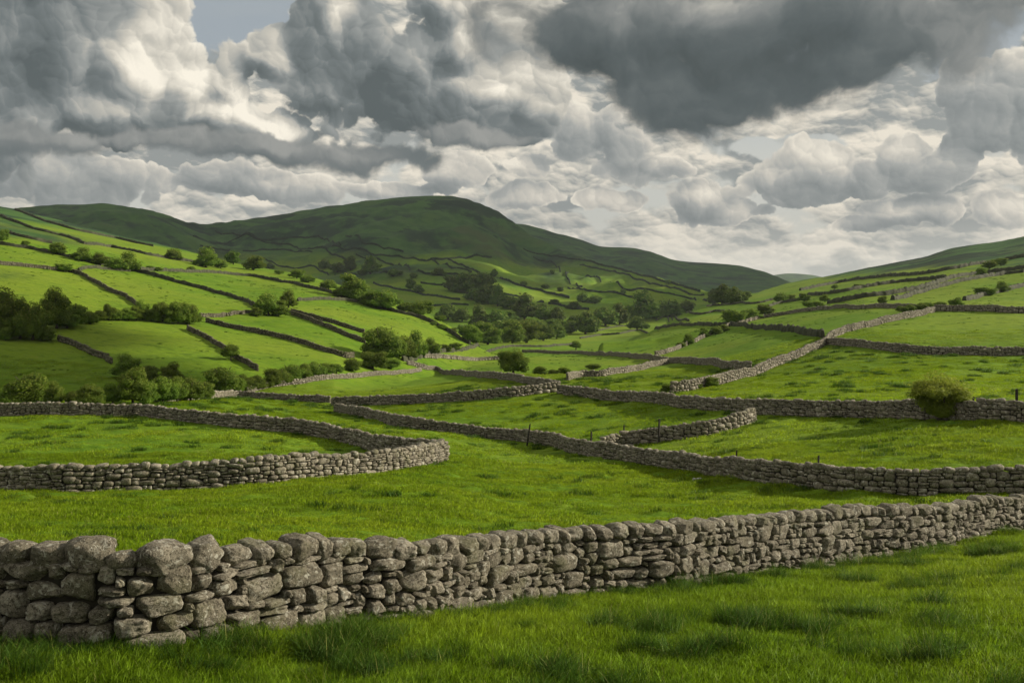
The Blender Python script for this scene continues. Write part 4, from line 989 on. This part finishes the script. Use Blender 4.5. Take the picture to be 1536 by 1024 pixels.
    bg = mass(bg, wrp(p0, 20, .022, 5, 2.), mid, None, [(890, 225, 75, 42), (960, 255, 100, 24), (1220, 290, 110, 32), (1330, 280, 80, 26), (1500, 190, 110, 90), (1500, 200, 70, 60), (1040, 312, 60, 26), (90, 275, 260, 60), (340, 280, 200, 40), (620, 290, 120, 24), (1445, 135, 40, 40), (1360, 335, 70, 16)], PALM, 13, 1.2, -.02, .10, 1.5, .60, .40, .3, .60, form=.42, tex=.6)
    big = [(60, 60, 160, 160), (205, 100, 90, 80), (285, 130, 52, 60), (408, 92, 42, 40), (350, 122, 50, 50), (330, 178, 80, 46), (430, 200, 60, 34), (600, 90, 130, 130), (740, 140, 80, 80), (795, 160, 50, 56), (770, 20, 90, 70), (500, 40, 60, 70), (130, 170, 200, 50), (690, 10, 80, 60), (80, 165, 75, 60), (505, 150, 75, 55), (545, 150, 55, 50), (700, 60, 80, 60)]
    bg = mass(bg, W1, big, [(250, 125, 120, 100), (8, 85, 50, 50), (420, 75, 60, 40), (390, 180, 90, 50), (740, 40, 100, 110), (820, 110, 60, 60)],
              [(40, 190, 260, 60), (75, 50, 100, 100), (550, 110, 140, 140), (260, 212, 220, 36), (700, 190, 160, 46), (600, 180, 160, 60)], PAL, 10, 1.1, .0, .10, 1.7, .44, .20, .50, .75, form=1.3, tex=.42)
    low = [(60, 205, 140, 20), (210, 212, 110, 14), (370, 232, 60, 14), (540, 238, 120, 20), (430, 228, 90, 18), (720, 205, 90, 14)]
    bg = mass(bg, W1, low, None, None, [(.092, .110, .114), (.118, .137, .140), (.155, .17, .17), (.27, .275, .26)], 11, 1.1, -.22, .60, 1.0, .20, .1, form=.6, tex=.6, noisy=1.2)
    drk = [(1065, 130, 85, 58), (1370, 50, 70, 45), (1010, 110, 100, 62), (960, 90, 60, 50), (1180, 60, 190, 90), (1150, 110, 110, 60), (1130, 20, 330, 115), (900, 50, 110, 74), (1060, 160, 110, 28), (1360, 10, 220, 60), (1230, 95, 130, 50), (1000, 120, 110, 50)]
    bg = mass(bg, W1, drk, [(1440, 50, 120, 60), (1000, -10, 160, 50)], [(1130, 110, 260, 80), (1040, 165, 140, 36), (900, 90, 100, 50)], [(.040, .053, .056), (.066, .082, .086), (.105, .121, .123), (.20, .210, .203), (.44, .425, .375)], 8.5, .60, -.26, .56, .60, .50, .40, .3, .45, 4, 1.3, .5, .8, k=.3)
    b = g.n.new('ShaderNodeBackground'); g.set(b.inputs[0], g.vm('SCALE', bg, sc=10.)); b.inputs[1].default_value = .084
    world.cycles.sampling_method = 'MANUAL'; world.cycles.sample_map_resolution = 256
    o = g.n.new('ShaderNodeOutputWorld'); g.l.new(b.outputs[0], o.inputs[0])
build_sky()
cam = bpy.data.cameras.new('camera'); cam.sensor_width = 36; cam.lens = F/1536*36; cam.shift_y = -(512-HY)/1536
cam.clip_start = .1; cam.clip_end = 30000
co = bpy.data.objects.new('camera', cam); COL.objects.link(co); co.rotation_euler = (radians(90), 0, 0); scene.camera = co
scene.render.engine = 'CYCLES'
vs = scene.view_settings; vs.view_transform = 'Standard'; vs.look = 'None'; vs.exposure = .5; vs.gamma = 1
scene.cycles.use_denoising = True; scene.cycles.max_bounces = 6; scene.cycles.diffuse_bounces = 3; scene.cycles.transparent_max_bounces = 4
scene.cycles.caustics_reflective = False; scene.cycles.caustics_refractive = False

# ------------------------------------------------------------------ unseen clouds added and shaped to shade the fell and the lower left slope
def mat_cloud():
    m = bpy.data.materials.new('shade_cloud_vapour'); g = G(nt(m)); pr = g.principled((.8, .8, .8), 1, None, 0)
    tr = g.n.new('ShaderNodeBsdfTranslucent'); tr.inputs[0].default_value = (.8, .8, .8, 1)
    mx = g.n.new('ShaderNodeMixShader'); mx.inputs[0].default_value = .4
    g.l.new(pr.outputs[0], mx.inputs[1]); g.l.new(tr.outputs[0], mx.inputs[2]); g.out(mx.outputs[0]); return m
M_cloud = mat_cloud()
def shade_cloud_over(puffs, alt, seed):
    """one cloud at the height alt whose shadow covers the puffs (ground x, y, z, rx, ry)"""
    r = np.random.default_rng(seed); T, Q = cube_grid(20); T = T/np.linalg.norm(T, axis=1, keepdims=True); V = []; Fq = []; n = 0
    for (x, y, z, rx, ry) in puffs:
        t = (alt-z)/dv.z; c = np.array([x+dv.x*t, y+dv.y*t, alt]); th = min(rx, ry)*.35
        L = 1+.55*n3(T*2.2+r.uniform(0, 99, 3), seed)+.35*n3(T*5+r.uniform(0, 99, 3), seed+1)+.2*n3(T*11, seed+2)
        v = c+T*L[:, None]*np.array([rx, ry, th]); v[:, 2] = np.maximum(v[:, 2], alt-th*.3)
        V.append(v); Fq.append(Q+n); n += len(v)
    V = np.concatenate(V); org = V.mean(0); o = link('shade_cloud', mesh_from('shade_cloud', V-org, np.concatenate(Fq), M_cloud), None, org)
    tag(o, None, None, None, 'structure')
shade_cloud_over([(-150, 2300, 120, 620, 420), (-900, 2050, 80, 520, 420), (350, 2350, 80, 300, 420), (-420, 1500, 10, 420, 240), (60, 1080, -25, 200, 120), (-160, 1150, -20, 160, 130), (300, 1350, -20, 200, 110), (-1500, 1700, 60, 500, 500), (650, 2900, 60, 700, 800), (300, 3700, 200, 800, 700), (1000, 3500, 120, 600, 600)], 1900, 3)
shade_cloud_over([(-108, 185, -8, 34, 34), (-74, 165, -14, 24, 20), (-150, 225, 4, 34, 26)], 330, 5)

hz = bpy.data.materials.new('valley_air'); _t = nt(hz); _v = _t.nodes.new('ShaderNodeVolumePrincipled'); _v.inputs['Color'].default_value = (.80, .88, .95, 1)
_v.inputs['Density'].default_value = 3.4e-5; _v.inputs['Anisotropy'].default_value = .2; _o = _t.nodes.new('ShaderNodeOutputMaterial'); _t.links.new(_v.outputs[0], _o.inputs['Volume'])
Vb = np.array([(x, y, z) for x in (-12800, 12800) for y in (-60, 9800) for z in (-150, 330)], float)
tag(link('haze', mesh_from('haze', Vb, np.array([[0, 1, 3, 2], [4, 6, 7, 5], [0, 4, 5, 1], [2, 3, 7, 6], [0, 2, 6, 4], [1, 5, 7, 3]]), hz, False)), kind='stuff')
